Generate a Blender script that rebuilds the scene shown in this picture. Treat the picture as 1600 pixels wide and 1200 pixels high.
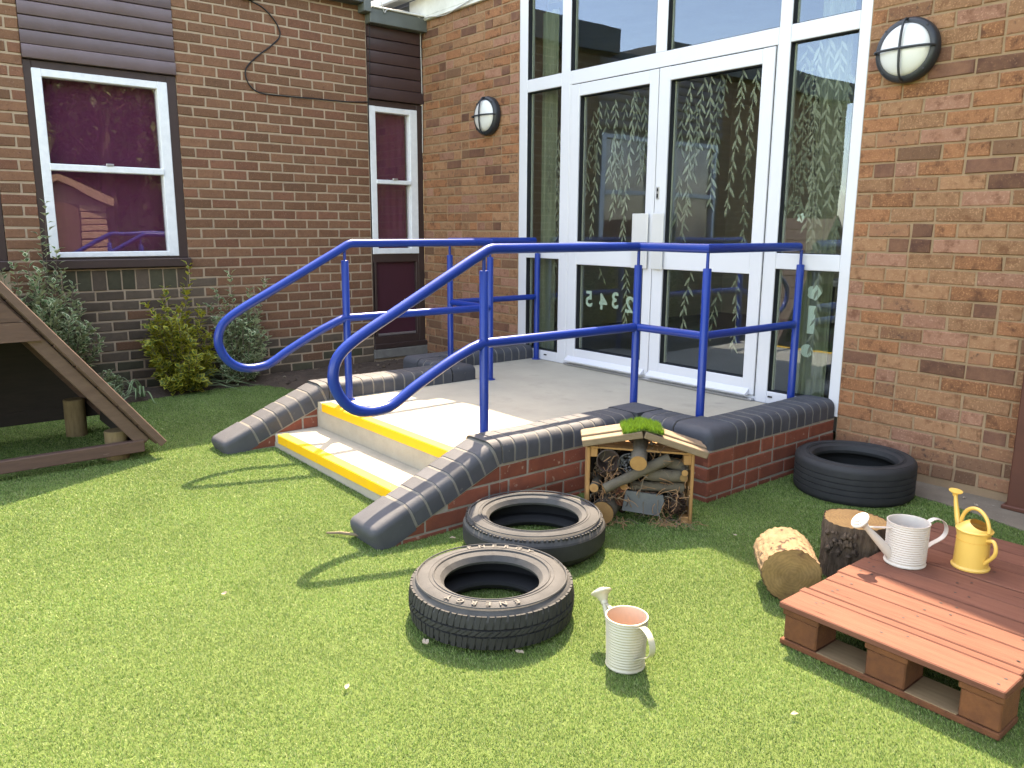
import bpy, bmesh, math, random
import numpy as np
from mathutils import Vector, Matrix, Euler

for o_ in list(bpy.data.objects):
    bpy.data.objects.remove(o_, do_unlink=True)
S = bpy.context.scene
COL = S.collection
R = math.radians
rng = random.Random(7)

# ------------------------------------------------------------------ camera, sky, sun, exposure
cam_d = bpy.data.cameras.new('camera')
cam = bpy.data.objects.new('camera', cam_d)
COL.objects.link(cam)
cam_d.sensor_width = 36.0
cam_d.lens = 1242.197 / 1600 * 36.0
cam_d.clip_start = 0.05
cam_d.clip_end = 600
_r = Vector((0.6330273572627363, 0.7741062949509269, 0.005984068373973869))
_u = Vector((-0.15295316224181346, 0.11749268074317384, 0.9812241334842982))
_f = Vector((-0.7588686942529553, 0.6220570022828543, -0.192778086912604))
CAMP = Vector((6.35839574, -4.14480383, 1.285))
_m = Matrix((( _r.x, _u.x, -_f.x, CAMP.x), (_r.y, _u.y, -_f.y, CAMP.y), (_r.z, _u.z, -_f.z, CAMP.z), (0, 0, 0, 1)))
cam.matrix_world = _m
S.camera = cam

SUN = Vector((-0.49, 0.465, 1.0)).normalized()      # towards the sun
w = bpy.data.worlds.new('World')
S.world = w
w.use_nodes = True
wn = w.node_tree
bg = wn.nodes['Background']
sky = wn.nodes.new('ShaderNodeTexSky')
sky.sky_type = 'NISHITA'
sky.sun_disc = False
sky.sun_elevation = math.asin(SUN.z)
sky.sun_rotation = math.atan2(SUN.x, SUN.y)
sky.air_density = 1.0
sky.dust_density = 1.2
sky.ozone_density = 1.0
skc = wn.nodes.new('ShaderNodeHueSaturation')      # hazy, milky summer sky
skc.inputs['Saturation'].default_value = 0.95
wn.links.new(sky.outputs[0], skc.inputs['Color'])
wn.links.new(skc.outputs[0], bg.inputs[0])
bg.inputs[1].default_value = 0.15
sl = bpy.data.lights.new('sun', 'SUN')
sl.energy = 2.3
sl.angle = R(0.55)
sl.color = (1.0, 0.965, 0.90)
sun = bpy.data.objects.new('sun', sl)
COL.objects.link(sun)
sun.rotation_euler = SUN.to_track_quat('Z', 'Y').to_euler()
S.view_settings.view_transform = 'Standard'
S.view_settings.look = 'None'
S.view_settings.exposure = 3.12
S.view_settings.gamma = 1.0
S.view_settings.use_curve_mapping = False
S.view_settings.use_white_balance = True          # the phone's white balance, set for the open shade
S.view_settings.white_balance_temperature = 9000
S.view_settings.white_balance_tint = 14
S.render.engine = 'CYCLES'
S.cycles.max_bounces = 8
S.cycles.transparent_max_bounces = 16
S.cycles.use_denoising = True


# ------------------------------------------------------------------ materials
def mat(name, col, col2=None, rough=0.6, vs=6.0, var=0.12, rnd=0.0, bump=0.0, bs=80.0, spec=0.4,
        stretch=None, metallic=0.0, fleck=None, fs=60.0, fa=0.62, coat=0.0, bdist=0.004, coords='pos', edge=0.06, dark=None, rings=0):
    m = bpy.data.materials.new(name)
    m.use_nodes = True
    nt = m.node_tree
    n, l = nt.nodes, nt.links
    b = n['Principled BSDF']
    b.inputs['Roughness'].default_value = rough
    b.inputs['Specular IOR Level'].default_value = spec
    b.inputs['Metallic'].default_value = metallic
    b.inputs['Coat Weight'].default_value = coat
    b.inputs['Coat Roughness'].default_value = 0.08
    if coords == 'pos':
        src = n.new('ShaderNodeNewGeometry').outputs['Position']
    else:
        src = n.new('ShaderNodeTexCoord').outputs['Object']
    if stretch:
        mp = n.new('ShaderNodeMapping')
        mp.inputs['Scale'].default_value = stretch
        l.new(src, mp.inputs[0])
        src = mp.outputs[0]
    nz = n.new('ShaderNodeTexNoise')
    nz.inputs['Scale'].default_value = vs
    nz.inputs['Detail'].default_value = 6
    nz.inputs['Roughness'].default_value = 0.65
    l.new(src, nz.inputs['Vector'])
    mix = n.new('ShaderNodeMix')
    mix.data_type = 'RGBA'
    c2 = col2 if col2 else tuple(max(0, c * 0.62) for c in col)
    mix.inputs[6].default_value = (*col, 1)
    mix.inputs[7].default_value = (*c2, 1)
    rmp = n.new('ShaderNodeMapRange')
    rmp.inputs[1].default_value = 0.5 - 0.18
    rmp.inputs[2].default_value = 0.5 + 0.18
    rmp.inputs[3].default_value = 0.0
    rmp.inputs[4].default_value = 1.0 if col2 else min(1.0, var * 4)
    l.new(nz.outputs[0], rmp.inputs[0])
    l.new(rmp.outputs[0], mix.inputs[0])
    out = mix.outputs[2]
    if rings:
        wv_ = n.new('ShaderNodeTexWave'); wv_.wave_type = 'RINGS'; wv_.rings_direction = 'Z'
        wv_.inputs['Scale'].default_value = rings; wv_.inputs['Distortion'].default_value = 9.0; wv_.inputs['Detail'].default_value = 4
        wv_.inputs['Detail Scale'].default_value = 1.6
        l.new(n.new('ShaderNodeTexCoord').outputs['Object'], wv_.inputs['Vector'])
        mw = n.new('ShaderNodeMix'); mw.data_type = 'RGBA'; mw.blend_type = 'MULTIPLY'
        mw.inputs[0].default_value = 0.20
        l.new(out, mw.inputs[6]); l.new(wv_.outputs['Color'], mw.inputs[7])
        out = mw.outputs[2]
    if rnd > 0:
        oi = n.new('ShaderNodeObjectInfo')
        ge = n.new('ShaderNodeNewGeometry')
        ad = n.new('ShaderNodeMath'); ad.operation = 'ADD'
        l.new(oi.outputs['Random'], ad.inputs[0]); l.new(ge.outputs['Random Per Island'], ad.inputs[1])
        fr = n.new('ShaderNodeMath'); fr.operation = 'FRACT'
        l.new(ad.outputs[0], fr.inputs[0])
        mr = n.new('ShaderNodeMapRange')
        mr.inputs[3].default_value = 1 - rnd; mr.inputs[4].default_value = 1 + rnd
        l.new(fr.outputs[0], mr.inputs[0])
        hs = n.new('ShaderNodeHueSaturation')
        l.new(out, hs.inputs['Color']); l.new(mr.outputs[0], hs.inputs['Value'])
        out = hs.outputs[0]
    if fleck:
        n2 = n.new('ShaderNodeTexNoise')
        n2.inputs['Scale'].default_value = fs
        n2.inputs['Detail'].default_value = 3
        l.new(src, n2.inputs['Vector'])
        r2 = n.new('ShaderNodeMapRange')
        r2.inputs[1].default_value = fa; r2.inputs[2].default_value = fa + edge
        l.new(n2.outputs[0], r2.inputs[0])
        m2 = n.new('ShaderNodeMix'); m2.data_type = 'RGBA'
        m2.inputs[7].default_value = (*fleck, 1)
        l.new(out, m2.inputs[6])
        l.new(r2.outputs[0], m2.inputs[0])
        out = m2.outputs[2]
    if dark:
        n4 = n.new('ShaderNodeTexNoise')
        n4.inputs['Scale'].default_value = dark[1]
        n4.inputs['Detail'].default_value = 5
        n4.inputs['Roughness'].default_value = 0.7
        l.new(src, n4.inputs['Vector'])
        r4 = n.new('ShaderNodeMapRange')
        r4.inputs[1].default_value = dark[2]; r4.inputs[2].default_value = dark[2] + 0.14
        l.new(n4.outputs[0], r4.inputs[0])
        m4 = n.new('ShaderNodeMix'); m4.data_type = 'RGBA'
        m4.inputs[7].default_value = (*dark[0], 1)
        l.new(out, m4.inputs[6]); l.new(r4.outputs[0], m4.inputs[0])
        out = m4.outputs[2]
    l.new(out, b.inputs['Base Color'])
    if bump > 0:
        n3 = n.new('ShaderNodeTexNoise')
        n3.inputs['Scale'].default_value = bs
        n3.inputs['Detail'].default_value = 6
        n3.inputs['Roughness'].default_value = 0.7
        l.new(src, n3.inputs['Vector'])
        bp = n.new('ShaderNodeBump')
        bp.inputs['Strength'].default_value = bump
        bp.inputs['Distance'].default_value = bdist
        l.new(n3.outputs[0], bp.inputs['Height'])
        l.new(bp.outputs[0], b.inputs['Normal'])
    return m


def leaf_mat(name, col, var=0.3, trans=0.3):
    m = bpy.data.materials.new(name)
    m.use_nodes = True
    nt = m.node_tree
    n, l = nt.nodes, nt.links
    b = n['Principled BSDF']
    b.inputs['Roughness'].default_value = 0.5
    b.inputs['Specular IOR Level'].default_value = 0.35
    ge = n.new('ShaderNodeNewGeometry')
    mr = n.new('ShaderNodeMapRange')
    mr.inputs[3].default_value = 1 - var; mr.inputs[4].default_value = 1 + var
    l.new(ge.outputs['Random Per Island'], mr.inputs[0])
    hs = n.new('ShaderNodeHueSaturation')
    hs.inputs['Color'].default_value = (*col, 1)
    l.new(mr.outputs[0], hs.inputs['Value'])
    l.new(hs.outputs[0], b.inputs['Base Color'])
    tr = n.new('ShaderNodeBsdfTranslucent')
    l.new(hs.outputs[0], tr.inputs[0])
    mx = n.new('ShaderNodeMixShader')
    mx.inputs[0].default_value = trans
    l.new(b.outputs[0], mx.inputs[1]); l.new(tr.outputs[0], mx.inputs[2])
    l.new(mx.outputs[0], n['Material Output'].inputs[0])
    return m


def glass_mat(name, tint, ior=1.8, rough=0.0, refl=(1, 1, 1)):
    m = bpy.data.materials.new(name)
    m.use_nodes = True
    nt = m.node_tree
    n, l = nt.nodes, nt.links
    n.remove(n['Principled BSDF'])
    t = n.new('ShaderNodeBsdfTransparent'); t.inputs[0].default_value = (*tint, 1)
    g = n.new('ShaderNodeBsdfGlossy'); g.inputs['Roughness'].default_value = rough; g.inputs[0].default_value = (*refl, 1)
    f0 = ((ior - 1) / (ior + 1)) ** 2
    lw = n.new('ShaderNodeLayerWeight'); lw.inputs[0].default_value = 0.5
    pw = n.new('ShaderNodeMath'); pw.operation = 'POWER'; pw.inputs[1].default_value = 4.2
    l.new(lw.outputs['Facing'], pw.inputs[0])
    f = n.new('ShaderNodeMath'); f.operation = 'MULTIPLY_ADD'; f.inputs[1].default_value = 1 - f0; f.inputs[2].default_value = f0
    l.new(pw.outputs[0], f.inputs[0])
    # very slightly wavy panes
    ge = n.new('ShaderNodeNewGeometry')
    nz = n.new('ShaderNodeTexNoise'); nz.inputs['Scale'].default_value = 2.2; nz.inputs['Detail'].default_value = 1
    l.new(ge.outputs['Position'], nz.inputs['Vector'])
    bp = n.new('ShaderNodeBump'); bp.inputs['Strength'].default_value = 0.06; bp.inputs['Distance'].default_value = 0.02
    l.new(nz.outputs[0], bp.inputs['Height'])
    l.new(bp.outputs[0], g.inputs['Normal'])
    mx = n.new('ShaderNodeMixShader')
    l.new(f.outputs[0], mx.inputs[0]); l.new(t.outputs[0], mx.inputs[1]); l.new(g.outputs[0], mx.inputs[2])
    l.new(mx.outputs[0], n['Material Output'].inputs[0])
    return m


MT = {}
def mk(k, *a, **kw):
    MT[k] = mat(k, *a, **kw)

mk('mortar_brown', (0.40, 0.295, 0.205), rough=0.95, bump=0.8, bs=220, vs=14, var=0.12)
mk('mortar_tan', (0.31, 0.20, 0.118), rough=0.95, bump=0.8, bs=220, vs=14, var=0.12)
mk('mortar_grey', (0.185, 0.172, 0.152), rough=0.95, bump=0.8, bs=220, vs=20, var=0.15)
mk('mortar_wall', (0.30, 0.27, 0.225), rough=0.95, bump=0.8, bs=220, vs=20, var=0.15)
mk('brick_brown', (0.200, 0.100, 0.058), (0.158, 0.078, 0.047), rough=0.9, spec=0.15, rnd=0.18, bump=0.6, bs=260, vs=28, fleck=(0.24, 0.135, 0.09), fs=130, fa=0.60, edge=0.1, dark=((0.085, 0.042, 0.028), 60, 0.58))
mk('brick_rust', (0.200, 0.090, 0.055), (0.160, 0.074, 0.047), rough=0.9, spec=0.15, rnd=0.16, bump=0.6, bs=260, vs=28, fleck=(0.24, 0.135, 0.09), fs=130, fa=0.60, edge=0.1, dark=((0.085, 0.042, 0.028), 60, 0.58))
mk('brick_umber', (0.170, 0.088, 0.052), (0.140, 0.072, 0.044), rough=0.9, spec=0.15, rnd=0.16, bump=0.6, bs=260, vs=28, fleck=(0.24, 0.135, 0.09), fs=130, fa=0.60, edge=0.1, dark=((0.085, 0.042, 0.028), 60, 0.58))
mk('brick_soot', (0.118, 0.086, 0.062), (0.088, 0.066, 0.049), rough=0.9, spec=0.15, rnd=0.2, bump=0.6, bs=260, vs=22)
mk('brick_moss', (0.080, 0.072, 0.046), (0.056, 0.052, 0.034), rough=0.85, spec=0.15, rnd=0.2, bump=0.5, bs=200, vs=18)
mk('brick_tan', (0.300, 0.158, 0.088), (0.235, 0.115, 0.062), rough=0.92, spec=0.15, rnd=0.16, bump=1.0, bs=170, vs=30, fleck=(0.38, 0.205, 0.115), fs=120, fa=0.54, edge=0.12, dark=((0.17, 0.078, 0.042), 16, 0.52))
mk('brick_orange', (0.290, 0.128, 0.064), (0.215, 0.092, 0.048), rough=0.92, spec=0.15, rnd=0.16, bump=1.0, bs=170, vs=26, fleck=(0.38, 0.18, 0.09), fs=120, fa=0.54, edge=0.12, dark=((0.12, 0.052, 0.030), 14, 0.52))
mk('brick_pink', (0.300, 0.152, 0.102), (0.25, 0.118, 0.076), rough=0.92, spec=0.15, rnd=0.14, bump=0.9, bs=170, vs=26, fleck=(0.37, 0.20, 0.135), fs=120, fa=0.55, edge=0.12, dark=((0.18, 0.08, 0.05), 16, 0.52))
mk('brick_chestnut', (0.215, 0.10, 0.06), (0.26, 0.13, 0.07), rough=0.92, spec=0.15, rnd=0.2, bump=0.9, bs=170, vs=12, fleck=(0.32, 0.18, 0.10), fs=110, fa=0.58, edge=0.1, dark=((0.08, 0.045, 0.035), 30, 0.54))
mk('brick_plum', (0.098, 0.046, 0.034), (0.190, 0.092, 0.056), rough=0.9, spec=0.15, rnd=0.28, bump=0.8, bs=170, vs=11, fleck=(0.20, 0.10, 0.065), fs=110, fa=0.60, edge=0.1)
mk('brick_red', (0.215, 0.066, 0.040), (0.16, 0.050, 0.034), rough=0.85, spec=0.15, rnd=0.18, bump=0.4, bs=200, vs=18, fleck=(0.30, 0.19, 0.14), fs=26, fa=0.66)
mk('coping_blue', (0.055, 0.058, 0.068), (0.043, 0.046, 0.055), rough=0.68, rnd=0.15, bump=0.3, bs=220, vs=14, spec=0.45, fleck=(0.11, 0.11, 0.105), fs=30, fa=0.70)
mk('concrete', (0.41, 0.365, 0.285), (0.365, 0.325, 0.255), rough=0.9, bump=0.25, bs=160, vs=5, fleck=(0.29, 0.265, 0.215), fs=7, fa=0.64, edge=0.2, dark=((0.31, 0.28, 0.22), 1.9, 0.55))
mk('concrete_rough', (0.36, 0.325, 0.265), (0.30, 0.27, 0.22), rough=0.95, bump=0.5, bs=90, vs=9, fleck=(0.22, 0.20, 0.165), fs=60, fa=0.72)
mk('yellow_paint', (0.80, 0.43, 0.010), (0.72, 0.39, 0.02), rough=0.6, bump=0.15, bs=200, vs=10, fleck=(0.46, 0.36, 0.22), fs=38, fa=0.70, edge=0.03)
mk('blue_paint', (0.004, 0.034, 0.235), (0.003, 0.029, 0.205), rough=0.30, vs=6, spec=0.30, coat=0.05, bump=0.03, bs=60, fleck=(0.22, 0.24, 0.30), fs=34, fa=0.77, edge=0.02)
mk('white_frame', (0.585, 0.59, 0.625), rough=0.35, var=0.02, spec=0.5, vs=3)
mk('white_sash', (0.72, 0.74, 0.75), (0.62, 0.645, 0.66), rough=0.5, vs=20, bump=0.1, bs=90)
mk('gasket', (0.012, 0.012, 0.014), rough=0.6, var=0.05)
mk('spacer', (0.55, 0.56, 0.50), rough=0.4, var=0.05)
mk('brown_paint', (0.050, 0.030, 0.026), (0.04, 0.024, 0.021), rough=0.45, vs=14, bump=0.1, bs=60)
mk('clad_purple', (0.118, 0.082, 0.088), (0.10, 0.068, 0.066), rough=0.42, vs=5, rnd=0.12, spec=0.5)
mk('clad_brown', (0.058, 0.032, 0.030), (0.047, 0.026, 0.025), rough=0.42, vs=5, rnd=0.1, spec=0.5)
mk('blind', (0.115, 0.020, 0.060), (0.098, 0.017, 0.050), rough=0.85, vs=3)
mk('panel_purple', (0.060, 0.018, 0.028), (0.05, 0.016, 0.024), rough=0.35, vs=4)
mk('green_grey', (0.105, 0.118, 0.108), (0.085, 0.095, 0.088), rough=0.6, vs=8, bump=0.1, bs=80)
mk('white_trim', (0.72, 0.72, 0.68), (0.58, 0.58, 0.53), rough=0.6, vs=6, bump=0.1, bs=50)
mk('roof_felt', (0.09, 0.09, 0.088), rough=0.95, bump=0.5, bs=200)
mk('dark_trim', (0.075, 0.085, 0.085), rough=0.6, vs=6)
mk('rubber', (0.018, 0.018, 0.019), (0.026, 0.026, 0.026), rough=0.75, vs=14, bump=0.15, bs=200)
mk('rubber_dusty', (0.068, 0.067, 0.066), (0.043, 0.043, 0.043), rough=0.9, vs=9, bump=0.2, bs=160, fleck=(0.026, 0.026, 0.026), fs=14, fa=0.6, edge=0.15)
mk('rubber_grey', (0.024, 0.024, 0.025), (0.018, 0.018, 0.019), rough=0.7, vs=9, bump=0.15, bs=160)
mk('rubber_letter', (0.115, 0.108, 0.098), rough=0.9, var=0.05)
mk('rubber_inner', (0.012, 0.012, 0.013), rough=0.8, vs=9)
mk('cream_enamel', (0.40, 0.37, 0.28), rough=0.38, var=0.03, spec=0.5, coat=0.15)
mk('white_enamel', (0.56, 0.50, 0.44), rough=0.38, var=0.03, spec=0.5, coat=0.15)
mk('peach_inside', (0.52, 0.36, 0.26), rough=0.5, var=0.03)
mk('yellow_enamel', (0.72, 0.44, 0.10), rough=0.38, var=0.04, spec=0.5, coat=0.15)
mk('orange_inside', (0.62, 0.24, 0.02), rough=0.5, var=0.05)
mk('pallet_wood', (0.172, 0.070, 0.045), (0.128, 0.048, 0.031), rough=0.85, spec=0.2, vs=4, stretch=(1.2, 14, 14), rnd=0.16, bump=0.35, bs=12, fleck=(0.045, 0.018, 0.012), fs=4, fa=0.70, edge=0.03)
mk('pallet_block', (0.155, 0.053, 0.019), (0.105, 0.035, 0.014), rough=0.85, vs=30, rnd=0.16, bump=0.7, bs=110)
mk('raw_wood', (0.26, 0.17, 0.09), (0.20, 0.125, 0.062), rough=0.8, vs=5, stretch=(1.2, 14, 14), bump=0.3, bs=14, rnd=0.1)
mk('den_wood', (0.112, 0.062, 0.045), (0.080, 0.044, 0.033), rough=0.75, vs=6, stretch=(10, 1.5, 10), bump=0.3, bs=12, rnd=0.12, fleck=(0.25, 0.19, 0.155), fs=7, fa=0.68, edge=0.1)
mk('den_wood_pale', (0.135, 0.082, 0.061), (0.100, 0.058, 0.044), rough=0.75, vs=5, stretch=(10, 1.5, 6), bump=0.3, bs=12, rnd=0.08)
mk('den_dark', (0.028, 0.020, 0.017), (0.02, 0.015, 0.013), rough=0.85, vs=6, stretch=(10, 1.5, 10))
mk('stake_wood', (0.20, 0.14, 0.070), (0.13, 0.088, 0.044), rough=0.85, vs=9, stretch=(6, 6, 1.2), bump=0.4, bs=30)
mk('bark_pale', (0.25, 0.165, 0.088), (0.17, 0.105, 0.055), rough=0.95, vs=22, bump=1.0, bs=60, bdist=0.008, fleck=(0.055, 0.030, 0.018), fs=30, fa=0.58)
mk('bark_dark', (0.150, 0.102, 0.068), (0.060, 0.040, 0.028), rough=0.95, vs=26, stretch=(1, 1, 0.22), bump=1.0, bs=50, bdist=0.022)
mk('bark_branch', (0.125, 0.105, 0.075), (0.085, 0.068, 0.05), rough=0.9, vs=20, bump=0.6, bs=90)
mk('cut_wood', (0.36, 0.195, 0.072), (0.28, 0.14, 0.05), rough=0.85, vs=18, bump=0.3, bs=70, fleck=(0.30, 0.16, 0.06), fs=16, fa=0.66, edge=0.1)
mk('cut_wood_brown', (0.215, 0.125, 0.045), (0.15, 0.085, 0.032), rough=0.85, vs=16, bump=0.4, bs=60, fleck=(0.15, 0.085, 0.035), fs=20, fa=0.64, edge=0.1)
mk('cut_rings', (0.44, 0.245, 0.092), (0.34, 0.18, 0.066), rough=0.85, vs=18, bump=0.3, bs=70, rings=26)
mk('cut_rings_brown', (0.29, 0.175, 0.066), (0.20, 0.118, 0.045), rough=0.85, vs=16, bump=0.4, bs=60, fleck=(0.12, 0.065, 0.028), fs=20, fa=0.64, edge=0.1, rings=26)
mk('hotel_wood', (0.36, 0.185, 0.065), (0.28, 0.14, 0.05), rough=0.75, vs=9, stretch=(8, 8, 1.5), bump=0.2, bs=30)
mk('hotel_roof', (0.21, 0.150, 0.095), (0.155, 0.105, 0.062), rough=0.8, vs=8, stretch=(3, 3, 20), bump=0.3, bs=40)
mk('slate', (0.115, 0.118, 0.115), (0.085, 0.088, 0.087), rough=0.7, vs=12, bump=0.3, bs=90)
mk('pot_brown', (0.055, 0.035, 0.03), rough=0.5, vs=9)
mk('pot_black', (0.012, 0.013, 0.015), rough=0.4, vs=9)
mk('pebble', (0.13, 0.13, 0.135), (0.08, 0.08, 0.085), rough=0.6, vs=30)
mk('terracotta', (0.30, 0.10, 0.045), (0.22, 0.075, 0.04), rough=0.85, vs=14)
mk('cone_brown', (0.075, 0.04, 0.026), (0.045, 0.025, 0.018), rough=0.8, vs=30)
mk('straw', (0.36, 0.21, 0.11), (0.24, 0.115, 0.055), rough=0.9, vs=30)
mk('soil', (0.098, 0.066, 0.046), (0.062, 0.042, 0.030), rough=1.0, vs=16, bump=1.0, bs=60, bdist=0.02, fleck=(0.15, 0.115, 0.085), fs=70, fa=0.66)
mk('paving', (0.195, 0.155, 0.112), (0.145, 0.115, 0.085), rough=0.95, vs=7, bump=0.5, bs=120, fleck=(0.26, 0.22, 0.17), fs=80, fa=0.66)
mk('turf_base', (0.085, 0.125, 0.030), (0.055, 0.085, 0.02), rough=1.0, vs=80, bump=0.8, bs=250)
mk('lamp_black', (0.022, 0.025, 0.030), rough=0.42, var=0.05)
mk('opal', (0.62, 0.62, 0.60), rough=0.28, var=0.02, spec=0.5, coat=0.3)
mk('cable_black', (0.012, 0.011, 0.011), rough=0.6, var=0.05)
mk('cable_pale', (0.42, 0.41, 0.38), rough=0.6, var=0.05)
mk('post_brown', (0.098, 0.030, 0.016), (0.078, 0.024, 0.013), rough=0.6, vs=9)
mk('sticker_green', (0.31, 0.33, 0.245), rough=0.6, var=0.05)
mk('sticker_dull', (0.17, 0.19, 0.13), rough=0.6, var=0.05)
mk('sticker_white', (0.66, 0.78, 0.68), rough=0.6, var=0.03)
mk('plate_grey', (0.60, 0.60, 0.60), rough=0.3, var=0.03, metallic=0.2)
mk('metal', (0.45, 0.45, 0.46), rough=0.35, metallic=0.8, var=0.05)
mk('room_wall', (0.55, 0.50, 0.38), rough=0.9, vs=2)
mk('room_floor', (0.30, 0.27, 0.24), rough=0.55, vs=2)
mk('curtain_green', (0.30, 0.32, 0.23), (0.22, 0.245, 0.165), rough=0.9, vs=6, stretch=(14, 1, 0.5))
mk('shelf_white', (0.6, 0.6, 0.58), rough=0.5, var=0.03)
mk('toy_green', (0.02, 0.30, 0.11), rough=0.5, var=0.03)
mk('shed_wood', (0.36, 0.24, 0.18), (0.28, 0.18, 0.13), rough=0.85, vs=4, stretch=(3, 3, 20), rnd=0.1)
mk('tree_bark', (0.08, 0.06, 0.045), rough=0.95, vs=12, bump=0.8, bs=30)
mk('petal', (0.34, 0.29, 0.22), (0.24, 0.18, 0.12), rough=0.8, vs=40)
mk('twig', (0.17, 0.13, 0.09), rough=0.9, vs=40)
mk('leaf_pale', (0.33, 0.38, 0.25), rough=0.55, vs=40)
MT['leaf_white'] = leaf_mat('leaf_white', (0.52, 0.57, 0.35))
MT['leaf_dark'] = leaf_mat('leaf_dark', (0.055, 0.125, 0.036))
MT['leaf_mid'] = leaf_mat('leaf_mid', (0.075, 0.15, 0.05))
MT['leaf_yellow'] = leaf_mat('leaf_yellow', (0.46, 0.43, 0.06))
MT['leaf_olive'] = leaf_mat('leaf_olive', (0.085, 0.13, 0.022))
MT['leaf_blade'] = leaf_mat('leaf_blade', (0.19, 0.27, 0.14))
MT['leaf_tree'] = leaf_mat('leaf_tree', (0.10, 0.13, 0.05), var=0.6)
MT['pane'] = glass_mat('pane', (0.88, 0.90, 0.87), 2.05, refl=(0.43, 0.54, 0.73))     # double glazing, its reflections tinted blue to imitate a bluer sky
MT['pane_old'] = glass_mat('pane_old', (0.95, 0.93, 0.94), 1.72)


def turf_mat():
    m = bpy.data.materials.new('turf_blade')
    m.use_nodes = True
    nt = m.node_tree
    n, l = nt.nodes, nt.links
    b = n['Principled BSDF']
    b.inputs['Roughness'].default_value = 0.55
    b.inputs['Specular IOR Level'].default_value = 0.35
    a = n.new('ShaderNodeAttribute'); a.attribute_name = 'tone'
    ge = n.new('ShaderNodeNewGeometry')
    nz = n.new('ShaderNodeTexNoise'); nz.inputs['Scale'].default_value = 2.2; nz.inputs['Detail'].default_value = 5
    l.new(ge.outputs['Position'], nz.inputs['Vector'])
    mr = n.new('ShaderNodeMapRange'); mr.inputs[1].default_value = 0.3; mr.inputs[2].default_value = 0.7
    mr.inputs[3].default_value = 0.86; mr.inputs[4].default_value = 1.14
    l.new(nz.outputs[0], mr.inputs[0])
    hs = n.new('ShaderNodeHueSaturation')
    l.new(a.outputs['Color'], hs.inputs['Color']); l.new(mr.outputs[0], hs.inputs['Value'])
    l.new(hs.outputs[0], b.inputs['Base Color'])
    tr = n.new('ShaderNodeBsdfTranslucent')
    l.new(hs.outputs[0], tr.inputs[0])
    mx = n.new('ShaderNodeMixShader'); mx.inputs[0].default_value = 0.3
    l.new(b.outputs[0], mx.inputs[1]); l.new(tr.outputs[0], mx.inputs[2])
    l.new(mx.outputs[0], n['Material Output'].inputs[0])
    return m
MT['turf'] = turf_mat()


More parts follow.
